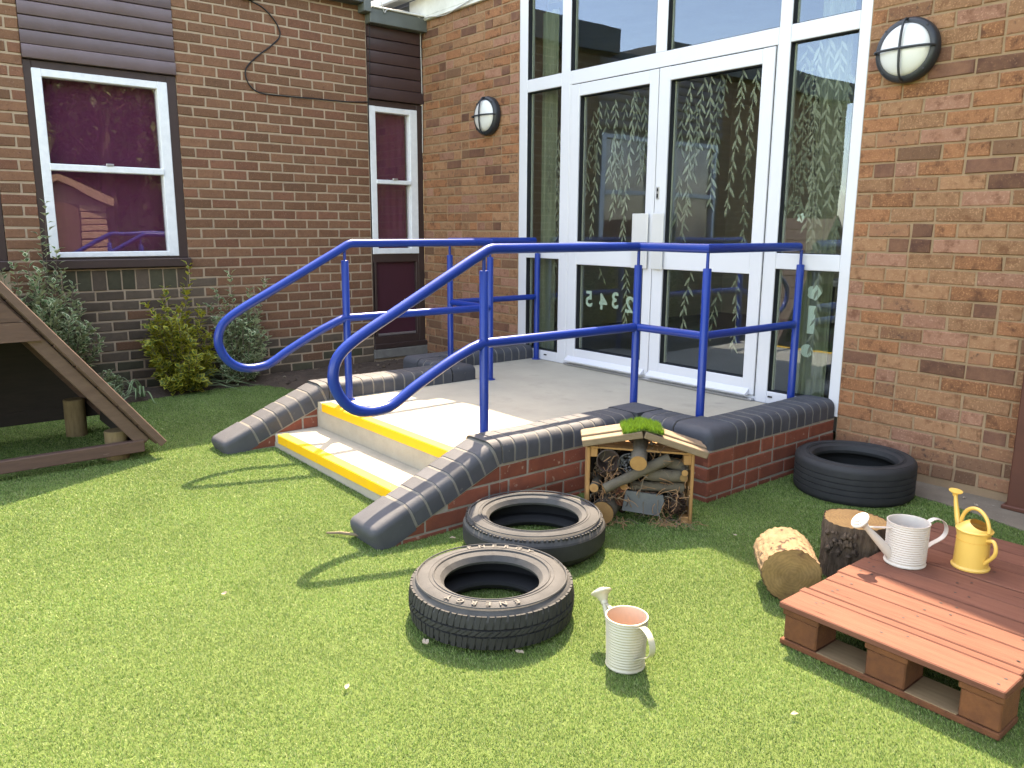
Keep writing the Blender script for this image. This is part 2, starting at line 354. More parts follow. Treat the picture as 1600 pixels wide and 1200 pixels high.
# ------------------------------------------------------------------ mesh helpers
class MB:
    def __init__(self):
        self.v, self.f, self.mi = [], [], []

    def add(self, verts, faces, mi=0):
        o = len(self.v)
        self.v += [tuple(p) for p in verts]
        self.f += [tuple(i + o for i in f) for f in faces]
        self.mi += [mi] * len(faces)
        return self

    def box(self, x0, x1, y0, y1, z0, z1, mi=0, M=None):
        vs = [Vector((x, y, z)) for x in (x0, x1) for y in (y0, y1) for z in (z0, z1)]
        if M is not None:
            vs = [M @ p for p in vs]
        return self.add(vs, [(0, 1, 3, 2), (4, 6, 7, 5), (0, 4, 5, 1), (2, 3, 7, 6), (0, 2, 6, 4), (1, 5, 7, 3)], mi)

    def cbox(self, x0, x1, y0, y1, z0, z1, b=0.004, mi=0, M=None, seg=1):
        bm = bmesh.new()
        bmesh.ops.create_cube(bm, size=1.0)
        for v in bm.verts:
            v.co = Vector(((x0 + x1) / 2 + v.co.x * (x1 - x0), (y0 + y1) / 2 + v.co.y * (y1 - y0), (z0 + z1) / 2 + v.co.z * (z1 - z0)))
        bmesh.ops.bevel(bm, geom=bm.edges[:], offset=b, segments=seg, affect='EDGES', profile=0.5)
        bm.verts.index_update()
        vs = [(M @ v.co) if M is not None else v.co.copy() for v in bm.verts]
        fs = [[v.index for v in f.verts] for f in bm.faces]
        bm.free()
        return self.add(vs, fs, mi)

    def tube(self, pts, rad, n=12, mi=0, caps=True):
        pts = [Vector(p) for p in pts]
        rr = rad if isinstance(rad, (list, tuple)) else [rad] * len(pts)
        base = len(self.v)
        prev = None
        for i, p in enumerate(pts):
            if i == 0: t = pts[1] - p
            elif i == len(pts) - 1: t = p - pts[i - 1]
            else: t = (pts[i + 1] - p).normalized() + (p - pts[i - 1]).normalized()
            t = t.normalized()
            if prev is None:
                a = Vector((0, 0, 1)) if abs(t.z) < 0.9 else Vector((1, 0, 0))
                prev = t.cross(a).normalized()
            else:
                prev = (prev - t * prev.dot(t)).normalized()
            q = t.cross(prev)
            for k in range(n):
                an = 2 * math.pi * k / n
                self.v.append(tuple(p + (prev * math.cos(an) + q * math.sin(an)) * rr[i]))
        for i in range(len(pts) - 1):
            for k in range(n):
                a = base + i * n + k; b = base + i * n + (k + 1) % n
                self.f.append((a, b, b + n, a + n)); self.mi.append(mi)
        if caps:
            self.f.append(tuple(base + k for k in range(n))[::-1]); self.mi.append(mi)
            e = base + (len(pts) - 1) * n
            self.f.append(tuple(e + k for k in range(n))); self.mi.append(mi)
        return self

    def lathe(self, prof, n=48, mi=0, M=None, closed=False, cap=False, jit=None):
        base = len(self.v)
        m = len(prof)
        for i, pr in enumerate(prof):
            for k in range(n):
                a = 2 * math.pi * k / n
                r = pr[0] * (jit(a, pr[1]) if jit else 1.0)
                p = Vector((r * math.cos(a), r * math.sin(a), pr[1]))
                self.v.append(tuple(M @ p if M is not None else p))
        for i in range(m if closed else m - 1):
            j = (i + 1) % m
            mm = prof[i][2] if len(prof[i]) > 2 else mi
            for k in range(n):
                k2 = (k + 1) % n
                self.f.append((base + i * n + k, base + i * n + k2, base + j * n + k2, base + j * n + k)); self.mi.append(mm)
        if cap:
            self.f.append(tuple(base + k for k in range(n))[::-1]); self.mi.append(prof[0][2] if len(prof[0]) > 2 else mi)
            e = base + (m - 1) * n
            self.f.append(tuple(e + k for k in range(n))); self.mi.append(prof[-1][2] if len(prof[-1]) > 2 else mi)
        return self

    def prism(self, poly, d0, d1, fn, mi=0):
        """poly 2D; fn(a, b, d) -> point; extruded from d0 to d1"""
        n = len(poly)
        vs = [fn(a, b, d0) for a, b in poly] + [fn(a, b, d1) for a, b in poly]
        fs = [tuple(range(n)), tuple(range(n, 2 * n))[::-1]] + [(i, i + n, (i + 1) % n + n, (i + 1) % n) for i in range(n)]
        return self.add(vs, fs, mi)

    def mesh(self, name, mats, smooth=None, fix=True):
        me = bpy.data.meshes.new(name)
        me.from_pydata(self.v, [], self.f)
        for m in (mats if isinstance(mats, (list, tuple)) else [mats]):
            me.materials.append(MT[m] if isinstance(m, str) else m)
        if any(self.mi):
            me.polygons.foreach_set('material_index', self.mi)
        if fix and len(self.f) < 60000:
            bm = bmesh.new(); bm.from_mesh(me)
            bmesh.ops.recalc_face_normals(bm, faces=bm.faces[:])
            bm.to_mesh(me); bm.free()
        if smooth is not None:
            me.shade_smooth()
            me.set_sharp_from_angle(angle=R(smooth))
        me.update()
        return me


def link(name, data, parent=None, loc=None, rot=None, label=None, kind=None):
    o = bpy.data.objects.new(name, data)
    COL.objects.link(o)
    if parent is not None:
        o.parent = parent
    if loc is not None: o.location = loc
    if rot is not None: o.rotation_euler = rot
    if label: o['label'] = label
    if kind: o['kind'] = kind
    return o


def part(name, mb, mats, parent, smooth=None, label=None, kind=None, fix=True):
    return link(name, mb.mesh(name, mats, smooth, fix), parent, label=label, kind=kind)


def thing(name, label, cat, loc=(0, 0, 0), rz=0.0, group=None, rot=None):
    o = link(name, None, None, loc, rot if rot else (0, 0, rz), label)
    o['category'] = cat
    o['kind'] = 'thing'
    if group: o['group'] = group
    o.empty_display_size = 0.1
    return o


def tag(o, label, cat, group=None):
    o['label'] = label; o['category'] = cat; o['kind'] = 'thing'
    if group: o['group'] = group
    return o


def struct(name, mb, mats, smooth=None, kind='structure', fix=True):
    return link(name, mb.mesh(name, mats, smooth, fix), kind=kind)


def zg(x):
    return 0.012 * max(0.0, 4.2 - x)


def project(p):
    d = Vector(p) - CAMP
    z = d.dot(_f)
    if z <= 0.05: return None
    return 800 + 1242.2 * d.dot(_r) / z, 600 - 1242.2 * d.dot(_u) / z, z


def bezier_pts(ctrl, n=8):
    """Catmull-Rom through control points"""
    P = [Vector(c) for c in ctrl]
    P = [P[0] * 2 - P[1]] + P + [P[-1] * 2 - P[-2]]
    out = []
    for i in range(1, len(P) - 2):
        for k in range(n):
            t = k / n
            a, b, c, d = P[i - 1], P[i], P[i + 1], P[i + 2]
            out.append(0.5 * ((2 * b) + (c - a) * t + (2 * a - 5 * b + 4 * c - d) * t * t + (3 * b - a - 3 * c + d) * t ** 3))
    out.append(P[-2])
    return out


# ------------------------------------------------------------------ ground
g = MB()
X = [-40, 0, 4.2, 60]; Yv = [-60, -8, 0.4, 60]
vs, idx = [], {}
for i, x in enumerate(X):
    for j, y in enumerate(Yv):
        idx[i, j] = len(vs); vs.append((x, y, zg(max(x, 0)) if x < 4.2 else 0.0))
g.add(vs, [(idx[i, j], idx[i + 1, j], idx[i + 1, j + 1], idx[i, j + 1]) for i in range(3) for j in range(3)])
struct('ground', g, 'turf_base')

# soil bed by the left building
BED = [(0.0, -3.5), (0.33, -3.4), (0.37, -2.75), (0.30, -2.45), (0.25, -2.1), (0.30, -1.78), (0.55, -1.64), (1.0, -1.52), (1.5, -1.55), (1.83, -1.62), (1.83, -1.1), (1.37, -1.05), (1.37, 0.0), (0.0, 0.0)]


def inpoly(x, y, P):
    c = False
    n = len(P)
    for i in range(n):
        x1, y1 = P[i]; x2, y2 = P[(i + 1) % n]
        if (y1 > y) != (y2 > y) and x < (x2 - x1) * (y - y1) / (y2 - y1) + x1:
            c = not c
    return c


def edge_dist(x, y, P):
    best = 9
    n = len(P)
    for i in range(n):
        ax, ay = P[i]; bx, by = P[(i + 1) % n]
        dx, dy = bx - ax, by - ay
        t = max(0, min(1, ((x - ax) * dx + (y - ay) * dy) / (dx * dx + dy * dy + 1e-9)))
        best = min(best, math.hypot(x - ax - t * dx, y - ay - t * dy))
    return best


rs = random.Random(3)
sb = MB()
st = 0.05
nx, ny = int(1.95 / st), int(3.6 / st)
gi = {}
for i in range(nx + 1):
    for j in range(ny + 1):
        x, y = i * st - 0.02, -3.52 + j * st
        if inpoly(x, y, BED) or edge_dist(x, y, BED) < st:
            d = edge_dist(x, y, BED) if inpoly(x, y, BED) else 0
            front = min(d, 0.14)
            z = zg(x) + 0.004 + front * 0.32 + (rs.uniform(-0.010, 0.012) if d > 0.02 else 0)
            gi[i, j] = len(sb.v); sb.v.append((x, y, z))
for i in range(nx):
    for j in range(ny):
        k = [(i, j), (i + 1, j), (i + 1, j + 1), (i, j + 1)]
        if all(q in gi for q in k):
            sb.f.append(tuple(gi[q] for q in k)); sb.mi.append(0)
struct('soil_bed', sb, 'soil', smooth=50)
cl = MB()
for _ in range(420):
    x, y = rs.uniform(0.02, 1.8), rs.uniform(-3.4, -0.1)
    if not inpoly(x, y, BED) or edge_dist(x, y, BED) < 0.03: continue
    r = rs.uniform(0.006, 0.022)
    c = Vector((x, y, zg(x) + 0.004 + min(edge_dist(x, y, BED), 0.14) * 0.32 + r * 0.3))
    pts = [c + Vector((rs.uniform(.6, 1.2) * r * a, rs.uniform(.6, 1.2) * r * b, rs.uniform(.5, .9) * r * d)) for a, b, d in ((1, 0, 0), (-1, 0, 0), (0, 1, 0), (0, -1, 0), (0, 0, 1), (0, 0, -1))]
    cl.add(pts, [(0, 2, 4), (2, 1, 4), (1, 3, 4), (3, 0, 4), (2, 0, 5), (1, 2, 5), (3, 1, 5), (0, 3, 5)], rs.choice((0, 0, 1)))
o = link('soil_clods', cl.mesh('soil_clods', ['soil', 'petal' if False else 'twig']), kind='stuff')

pv = MB()
pv.prism([(4.156, -0.255), (4.62, -0.235), (4.94, -0.258), (5.3, -0.36), (5.9, -0.40), (6.9, -0.42), (6.9, -0.0), (4.156, -0.0)], 0.0, 0.006, lambda a, b, d: (a, b, d))
struct('paved_strip', pv, 'paving')

# ------------------------------------------------------------------ bricks
_bm_cache = {}


def brick_mesh(w_, h_, tone, var, depth=0.03, cham=0.0035):
    key = (round(w_, 3), round(h_, 3), tone, var, depth)
    if key in _bm_cache: return _bm_cache[key]
    rr = random.Random(hash((key[0], key[1], var)) & 0xffff)
    j = lambda s=0.0026: rr.uniform(-s, s)
    mb = MB()
    a, b, c = w_ / 2, h_ / 2, cham
    fr = rr.uniform(-0.0025, 0.0015)
    outer = [(-a + j(), -b + j()), (a + j(), -b + j()), (a + j(), b + j()), (-a + j(), b + j())]
    back = [(x, depth, z) for x, z in outer]
    mid = [(x, c, z) for x, z in outer]
    front = [(x - math.copysign(c * 1.1, x), fr + j(0.0008), z - math.copysign(c * 1.1, z)) for x, z in outer]
    mb.add(back + mid + front, [(8, 9, 10, 11)] + [(4 + i, 4 + (i + 1) % 4, 8 + (i + 1) % 4, 8 + i) for i in range(4)] + [(i, (i + 1) % 4, 4 + (i + 1) % 4, 4 + i) for i in range(4)])
    me = mb.mesh('brick', tone)
    _bm_cache[key] = me
    return me


def clip_poly(poly, a, b, c):
    """keep a*x+b*y<=c"""
    out = []
    n = len(poly)
    for i in range(n):
        p, q = poly[i], poly[(i + 1) % n]
        dp, dq = a * p[0] + b * p[1] - c, a * q[0] + b * q[1] - c
        if dp <= 0: out.append(p)
        if (dp < 0 < dq) or (dq < 0 < dp):
            t = dp / (dp - dq)
            out.append((p[0] + t * (q[0] - p[0]), p[1] + t * (q[1] - p[1])))
    return out


def lay(u0, u1, z0, z1, course, module, joint, phase, holes=(), zbase=0.0, seed=1, mixb=0.0, hmod=None):
    """rows of (u, z, w, h) for running-bond bricks"""
    rr = random.Random(seed)
    out = []
    k = math.floor((z0 - zbase) / course + 1e-6)
    while zbase + k * course < z1 - 0.012:
        a, b = zbase + k * course + joint / 2, zbase + (k + 1) * course - joint / 2
        a, b = max(a, z0), min(b, z1)
        if b - a > 0.015:
            iv = [(u0, u1)]
            zm = (a + b) / 2
            for (h0, h1, hz0, hz1) in holes:
                if hz0 < zm < hz1:
                    nv = []
                    for s, e in iv:
                        if h1 <= s or h0 >= e: nv.append((s, e)); continue
                        if h0 > s: nv.append((s, h0))
                        if h1 < e: nv.append((h1, e))
                    iv = nv
            for s, e in iv:
                off = phase + (module / 2 if k % 2 else 0)
                cuts = [s]
                n0 = math.ceil((s - off) / module)
                x = off + n0 * module
                while x < e:
                    if x - cuts[-1] > 0.045 and e - x > 0.045: cuts.append(x)
                    x += module
                cuts.append(e)
                # the odd header pair
                c2 = [cuts[0]]
                for c0, c1 in zip(cuts, cuts[1:]):
                    if mixb and c1 - c0 > module * 0.9 and rr.random() < mixb: c2.append((c0 + c1) / 2)
                    c2.append(c1)
                for c0, c1 in zip(c2, c2[1:]):
                    l_, r_ = c0 + (joint / 2 if c0 > s else 0.001), c1 - (joint / 2 if c1 < e else 0.001)
                    l_ += rr.uniform(-0.002, 0.002) if c0 > s else 0
                    out.append(((l_ + r_) / 2, (a + b) / 2, r_ - l_, b - a))
        k += 1
    return out


def place_bricks(parent, rows, origin, rz, tone_fn, limit=300, depth=0.03, joinname='brickwork', seed=5):
    """each brick an object up to the limit (those that show largest), the rest joined as stuff"""
    rr = random.Random(seed)
    Rm = Matrix.Translation(Vector(origin)) @ Matrix.Rotation(rz, 4, 'Z')
    items = []
    for (u, z, w_, h_) in rows:
        p = Rm @ Vector((u, 0, z))
        pr = project(p)
        show = -1.0
        if pr and -30 < pr[0] < 1630 and -20 < pr[1] < 1220:
            show = w_ * h_ / pr[2] ** 2
        items.append((show, u, z, w_, h_, p))
    items.sort(key=lambda t: -t[0])
    rest = {}
    for i, (show, u, z, w_, h_, p) in enumerate(items):
        tone = tone_fn(u, z, rr)
        var = rr.randrange(4)
        if i < limit and show > 0:
            me = brick_mesh(w_, h_, tone, var, depth)
            link('brick', me, parent, p, (rr.uniform(-0.004, 0.004), 0, rz + rr.uniform(-0.004, 0.004)))
        else:
            rest.setdefault('all', []).append((tone, w_, h_, var, p))
    if rest:
        tones = sorted({t[0] for t in rest['all']})
        mb = MB()
        for tone, w_, h_, var, p in rest['all']:
            me = brick_mesh(w_, h_, tone, var, depth)
            M = Matrix.Translation(p) @ Matrix.Rotation(rz, 4, 'Z')
            mb.add([M @ v.co for v in me.vertices], [tuple(f.vertices) for f in me.polygons], tones.index(tone))
        part(joinname, mb, tones, parent, kind='stuff', fix=False)


# ------------------------------------------------------------------ left building
LB = thing('school_building', 'brown brick side building with purple blinds behind its white sash windows', 'building')
H90 = math.pi / 2
BF = 0.012          # brick face proud of the wall reference plane
mo = MB()
WZ = 3.1
mo.box(-0.25, BF - 0.005, -2.156, -0.566, 0.0, WZ)
mo.box(-0.25, BF - 0.005, -3.34, -3.136, 0.0, WZ)
mo.box(-0.25, BF - 0.005, -3.136, -2.156, 0.0, 0.975)
mo.box(-0.25, BF - 0.005, -4.35, -3.34, 0.0, 0.975)
mo.box(-0.25, BF - 0.005, -7.3, -4.35, 0.0, WZ)
mo.box(-0.25, BF - 0.006, -0.566, 0.30, 0.0, 0.175)
part('mortar', mo, 'mortar_brown', LB)
rows = lay(-7.3, -0.572, 0.069, WZ, 0.0748, 0.195, 0.0135, -2.0488 + 0.0975, holes=[(-3.134, -2.158, 0.80, 3.2), (-4.35, -3.342, 0.80, 3.2)], zbase=0.069, seed=2)
rows = [r for r in rows]


def tone_left(u, z, rr):
    t = rr.random()
    low = z < 0.36
    sill = u < -2.0 and z < 0.9
    if sill:
        if z < 0.3: return 'brick_moss' if t < 0.6 else 'brick_soot'
        return 'brick_soot' if t < 0.93 else 'brick_umber'
    if low:
        return 'brick_soot' if t < 0.55 else ('brick_moss' if t < 0.7 else 'brick_umber')
    if -2.15 < u < -1.95 and z < 0.95: return 'brick_umber'
    return 'brick_brown' if t < 0.62 else ('brick_rust' if t < 0.84 else 'brick_umber')


place_bricks(LB, rows, (BF, 0, 0), H90, tone_left, limit=300, seed=11)
# soldier course under each window
for k in range(10):
    y = -3.134 + 0.0976 * (k + 0.5)
    link('brick', brick_mesh(0.0865, 0.142, 'brick_moss' if k % 3 else 'brick_soot', k % 4), LB, (BF + 0.001, y, 0.893), (0, 0, H90))
# plinth render below the narrow window
pl = MB(); pl.cbox(-0.02, 0.035, -0.575, -0.002, 0.10, 0.185, 0.006); part('sill_block', pl, 'mortar_grey', LB)


def sash_window(y0, y1, z0, z1, zb0, zb1, s0, s1, sz0, sz1, g0, g1, gz0, gz1, mz0, mz1, label, lower=None):
    """frame y0..y1 z0..z1; sash s; glass g; bar m"""
    f = MB()
    f.cbox(-0.09, 0.004, y0, s0 + 0.004, z0, z1, 0.003); f.cbox(-0.09, 0.004, s1 - 0.004, y1, z0, z1, 0.003)
    f.cbox(-0.09, 0.003, s0 + 0.004, s1 - 0.004, sz1 - 0.004, z1, 0.003)
    if lower is None:
        f.cbox(-0.09, 0.003, s0 + 0.004, s1 - 0.004, z0, sz0 + 0.004, 0.003)
    else:
        f.cbox(-0.09, 0.003, s0 + 0.004, s1 - 0.004, lower[3], sz0 + 0.004, 0.003)
        f.cbox(-0.09, 0.003, s0 + 0.004, s1 - 0.004, z0, lower[2], 0.003)
        f.cbox(-0.09, 0.002, y0 + 0.03, lower[0], lower[2] - 0.002, lower[3] + 0.002, 0.003); f.cbox(-0.09, 0.002, lower[1], y1 - 0.03, lower[2] - 0.002, lower[3] + 0.002, 0.003)
    w_ = part('window', f, 'brown_paint', LB, label=label)
    s = MB()
    s.cbox(-0.06, 0.012, s0, g0, sz0, sz1, 0.004); s.cbox(-0.06, 0.012, g1, s1, sz0, sz1, 0.004)
    s.cbox(-0.06, 0.010, g0 - 0.003, g1 + 0.003, gz1, sz1 - 0.001, 0.004); s.cbox(-0.06, 0.014, g0 - 0.003, g1 + 0.003, sz0 + 0.001, gz0, 0.004)
    part('sash', s, 'white_sash', w_)
    m = MB(); m.cbox(-0.05, 0.022, g0 - 0.006, g1 + 0.006, mz0, mz1, 0.005); part('glazing_bar', m, 'white_sash', w_)
    lt = MB(); lt.cbox(0.012, 0.03, (g0 + g1) / 2 - 0.02, (g0 + g1) / 2 + 0.03, mz1, mz1 + 0.016, 0.003); part('catch', lt, 'metal', w_)
    for a, b in ((gz0, mz0), (mz1, gz1)):
        p = MB(); p.box(-0.034, -0.030, g0 - 0.002, g1 + 0.002, a, b); part('pane', p, 'pane_old', w_)
    bl = MB()
    nn = 26
    for i in range(nn):
        a, b = g0 - 0.01 + (g1 - g0 + 0.02) * i / nn, g0 - 0.01 + (g1 - g0 + 0.02) * (i + 1) / nn
        bl.add([(-0.10 - 0.002 * math.sin(i * 1.3), a, gz0 - .02), (-0.10 - 0.002 * math.sin(i * 1.3 + 1.3), b, gz0 - .02), (-0.10 - 0.002 * math.sin(i * 1.3 + 1.3), b, gz1 + .02), (-0.10 - 0.002 * math.sin(i * 1.3), a, gz1 + .02)], [(0, 1, 2, 3)])
    part('blind', bl, 'blind', w_, smooth=60)
    bk = MB(); bk.box(-0.2, -0.19, y0, y1, z0, z1); part('back_board', bk, 'gasket', w_)
    return w_


W1 = sash_window(-3.136, -2.156, 1.045, 2.362, 0, 0, -3.088, -2.224, 1.06, 2.312, -3.030, -2.296, 1.098, 2.262, 1.652, 1.698, 'wide window with the purple blind')
si = MB(); si.cbox(-0.09, 0.055, -3.14, -2.148, 0.982, 1.046, 0.006); part('sill', si, 'brown_paint', W1)
W2w = sash_window(-0.566, -0.004, 0.19, 2.364, 0, 0, -0.552, -0.067, 1.046, 2.315, -0.494, -0.146, 1.096, 2.268, 1.660, 1.696, 'narrow window in the corner with a dark lower panel', lower=(-0.515, -0.095, 0.30, 0.972))
pn = MB(); pn.box(-0.05, -0.034, -0.53, -0.08, 0.28, 0.99); part('lower_panel', pn, 'panel_purple', W2w)
tr_ = MB(); tr_.cbox(-0.034, -0.014, -0.51, -0.10, 0.302, 0.322, 0.003); part('metal_strip', tr_, 'metal', W2w)
si = MB(); si.cbox(-0.09, 0.035, -0.57, -0.001, 0.188, 0.232, 0.005); part('sill', si, 'brown_paint', W2w)
W3 = sash_window(-4.348, -3.342, 1.045, 2.362, 0, 0, -4.29, -3.42, 1.06, 2.312, -4.24, -3.48, 1.098, 2.262, 1.652, 1.698, 'wide window cut by the left edge of the picture')
si = MB(); si.cbox(-0.09, 0.055, -4.349, -3.341, 0.982, 1.046, 0.006); part('sill', si, 'brown_paint', W3)

# cladding boards above the windows (each board a piece with a lapped lower edge)
def boards(y0, y1, z0, n, h, m, bulge=0.010):
    for k in range(n):
        a, b = z0 + k * h, z0 + (k + 1) * h
        mb = MB()
        t = 0.020 if k else 0.032
        prof = [(-0.05, a + 0.002), (t - bulge, a + 0.002), (t - 0.002, a + 0.004), (t, a + 0.008), (t - 0.001, b - 0.010), (t - 0.003, b - 0.005), (t - bulge, b - 0.001), (-0.05, b - 0.001)]
        mb.prism(prof, y0, y1, lambda p, q, d: (p, d, q))
        part('cladding_board', mb, m, LB, smooth=40)

boards(-3.134, -2.158, 2.366, 8, 0.0905, 'clad_purple')
boards(-4.346, -3.344, 2.366, 8, 0.0905, 'clad_purple')
boards(-0.562, -0.006, 2.368, 6, 0.1000, 'clad_brown')
fa = MB()
fa.cbox(0.014, 0.10, -0.572, -0.004, 2.968, 3.085, 0.004)
fa.cbox(0.016, 0.13, -0.640, -0.574, 3.04, 3.365, 0.004)
fa.cbox(-0.2, 0.012, -0.566, 0.28, 2.97, 3.07, 0.004)
part('fascia', fa, 'green_grey', LB, label='grey green fascia board above the narrow window')
fm = MB(); fm.cbox(0.013, 0.12, -2.36, -0.642, 3.105, 3.365, 0.004); fm.cbox(0.013, 0.12, -7.35, -3.2, 3.105, 3.365, 0.004); fm.cbox(-0.1, 0.02, -3.2, -2.36, 3.09, 3.16, 0.004)
part('fascia', fm, 'dark_trim', LB)
gt = MB(); gt.cbox(0.03, 0.115, -0.55, -0.02, 3.086, 3.10, 0.004); part('flashing', gt, 'white_trim', LB)
rf = MB(); rf.box(-6, 0.01, -2.36, -0.58, 3.10, 3.36); rf.box(-6, -0.12, -3.2, -2.36, 3.0, 3.10); rf.box(-6, 0.01, -7.35, -3.2, 3.10, 3.36); rf.box(-6, -0.02, -0.58, 0.28, 2.97, 3.07)
part('roof', rf, 'roof_felt', LB)
bk = MB(); bk.box(-6, -0.26, -7.3, 0.26, 0, 3.0); part('inner_wall', bk, 'room_wall', LB)

# ------------------------------------------------------------------ entrance building
EB = thing('school_building', 'orange brick building with white framed glazed double doors and willow stickers', 'building')
GX0, GX1 = 1.372, 4.168
EF = -0.006
XE = 6.9
mo = MB()
mo.box(0.0, GX0 - 0.001, EF + 0.005, 0.28, 0.0, 3.1); part('mortar', mo, 'mortar_tan', EB)
mo = MB(); mo.box(GX1 + 0.001, XE, EF + 0.005, 0.28, 0.0, 3.1); part('mortar', mo, 'mortar_tan', EB)
rl = lay(0.003, GX0 - 0.003, 0.055, 3.06, 0.0752, 0.2195, 0.0105, 0.055, zbase=0.055, seed=21, mixb=0.16)
rr_ = lay(GX1 + 0.004, XE, 0.03, 3.06, 0.0752, 0.2205, 0.0105, 4.471, zbase=0.0425, seed=22, mixb=0.10)


def tone_right(u, z, rr):
    t = rr.random()
    if z < 0.12: return 'brick_umber' if t < 0.7 else 'brick_chestnut'
    if z < 0.22 and u > 4.5: return 'brick_umber' if t < 0.6 else 'brick_chestnut'
    if u < 1.5 and z < 0.42: return 'brick_umber' if t < 0.5 else 'brick_chestnut'
    if t < 0.36: return 'brick_tan'
    if t < 0.62: return 'brick_orange'
    if t < 0.76: return 'brick_pink'
    if t < 0.87: return 'brick_chestnut'
    return 'brick_plum' if rr.random() < 0.8 else 'brick_umber'


place_bricks(EB, rl + rr_, (0, EF, 0), 0.0, tone_right, limit=300, seed=12)

# unseen roofline, its top edge shaped to throw the shade over the landing
pf = [(-1.6, 3.06), (XE, 3.06), (XE, 4.2), (4.1, 3.84), (3.6, 3.66), (3.1, 3.44), (2.5, 3.29), (1.85, 3.10), (0.66, 3.48), (-1.6, 3.52)]
rp = MB(); rp.prism(pf, 0.0, 0.5, lambda a, b, d: (a, d, b)); part('roof', rp, 'roof_felt', EB)
wf = MB(); wf.cbox(-0.15, GX1 + 0.2, -0.035, -0.002, 3.062, 3.092, 0.004); wf.cbox(-0.15, GX1 + 0.2, -0.028, -0.002, 3.094, 3.26, 0.004)
part('fascia', wf, 'white_trim', EB, label='white painted fascia over the entrance')
gu = MB(); gu.cbox(-2.6, 0.9, -0.16, -0.04, 3.255, 3.335, 0.012); part('gutter', gu, 'white_trim', EB)
g2 = MB(); g2.cbox(-2.6, -0.16, -0.02, 0.02, 3.05, 3.25, 0.01); part('soffit_board', g2, 'dark_trim', EB)

# ---- glazed screen
FY0, FY1 = 0.0, 0.07
ZB, ZT = 0.258, 3.06
fr = MB()
def fbox(x0, x1, z0, z1, y0=FY0, y1=FY1, b=0.003):
    fr.cbox(x0, x1, y0, y1, z0, z1, b)
fbox(GX0, 1.465, ZB, ZT)
fbox(4.106, GX1, ZB, ZT)
fbox(1.849, 1.941, ZB, ZT)
fbox(3.636, 3.712, ZB, ZT)
fbox(1.465, 1.849, 2.302, 2.393, 0.001); fbox(3.712, 4.106, 2.302, 2.393, 0.001)
fbox(1.465, 1.849, 1.054, 1.150, 0.001); fbox(3.712, 4.106, 1.060, 1.150, 0.001)
fbox(1.465, 1.849, ZB, 0.333, 0.001); fbox(3.712, 4.106, ZB, 0.333, 0.001)
fbox(1.941, 3.636, 2.300, 2.393, 0.001)
fbox(2.736, 2.826, 2.393, ZT, 0.002)
fbox(1.941, 1.9615, ZB, 2.300, 0.002); fbox(3.6285, 3.636, ZB, 2.300, 0.002)
fbox(1.962, 3.628, ZB, 0.288, 0.004)
part('glazed_screen', fr, 'white_frame', EB, label='white aluminium frame holding the fixed panes')
gk = MB()
gk.box(1.9615, 3.6285, 0.045, 0.068, 0.286, 2.302)   # dark rebate behind the doors' edges, opened for the glass below
DRX = [(1.966, 2.7775), (2.7835, 3.624)]
gk = MB()
for x in (1.9615, 2.7775, 3.6245):  # dark strips fill the gaps round the doors, painting in their shadow
    gk.box(x, x + 0.0055, 0.004, 0.068, 0.289, 2.299)
gk.box(1.962, 3.628, 0.004, 0.068, 2.2945, 2.2995)


def opening(x0, x1, z0, z1, mb, sp):
    """black gasket lining with the pale spacer bar of the sealed unit"""
    t = 0.0035
    mb.box(x0, x0 + t, 0.006, 0.066, z0, z1); mb.box(x1 - t, x1, 0.006, 0.066, z0, z1)
    mb.box(x0 + t, x1 - t, 0.006, 0.066, z0, z0 + t); mb.box(x0 + t, x1 - t, 0.006, 0.066, z1 - t, z1)
    sp.box(x0 + t, x0 + t + 0.011, 0.044, 0.060, z0 + t, z1 - t); sp.box(x1 - t - 0.011, x1 - t, 0.044, 0.060, z0 + t, z1 - t)


spc = MB()
def pane(x0, x1, z0, z1, parent):
    p = MB(); p.box(x0 + 0.002, x1 - 0.002, 0.036, 0.040, z0 + 0.002, z1 - 0.002)
    return part('pane', p, 'pane', parent)

PN = {}
for key, (x0, x1, z0, z1) in {'ltop': (1.465, 1.849, 2.393, ZT), 'lmid': (1.465, 1.849, 1.150, 2.302), 'llow': (1.465, 1.849, 0.333, 1.054),
                              'tl': (1.941, 2.736, 2.393, ZT), 'tr': (2.826, 3.636, 2.393, ZT), 'rtop': (3.712, 4.106, 2.393, ZT),
                              'rmid': (3.712, 4.106, 1.150, 2.302), 'rlow': (3.712, 4.106, 0.333, 1.060)}.items():
    opening(x0, x1, z0, z1, gk, spc)
    PN[key] = pane(x0, x1, z0, z1, EB)


def door(x0, x1, gx0, gx1):
    d = MB()
    d.cbox(x0, gx0, -0.006, 0.062, 0.293, 2.2935, 0.003); d.cbox(gx1, x1, -0.006, 0.062, 0.293, 2.2935, 0.003)
    d.cbox(gx0 - 0.001, gx1 + 0.001, -0.005, 0.061, 2.211, 2.2925, 0.003); d.cbox(gx0 - 0.001, gx1 + 0.001, -0.005, 0.061, 1.022, 1.188, 0.003)
    d.cbox(gx0 - 0.001, gx1 + 0.001, -0.005, 0.061, 0.294, 0.389, 0.003)
    o = part('door', d, 'white_frame', EB)
    wb = MB(); wb.prism([(0.0, 0.292), (-0.045, 0.292), (-0.047, 0.300), (-0.008, 0.330), (0.0, 0.330)], x0 + 0.012, x1 - 0.03, lambda a, b, dd: (dd, a, b)); part('weather_bar', wb, 'white_frame', o)
    for z0, z1 in ((1.188, 2.211), (0.389, 1.022)):
        opening(gx0, gx1, z0, z1, gk, spc)
        pane(gx0, gx1, z0, z1, o)
    return o

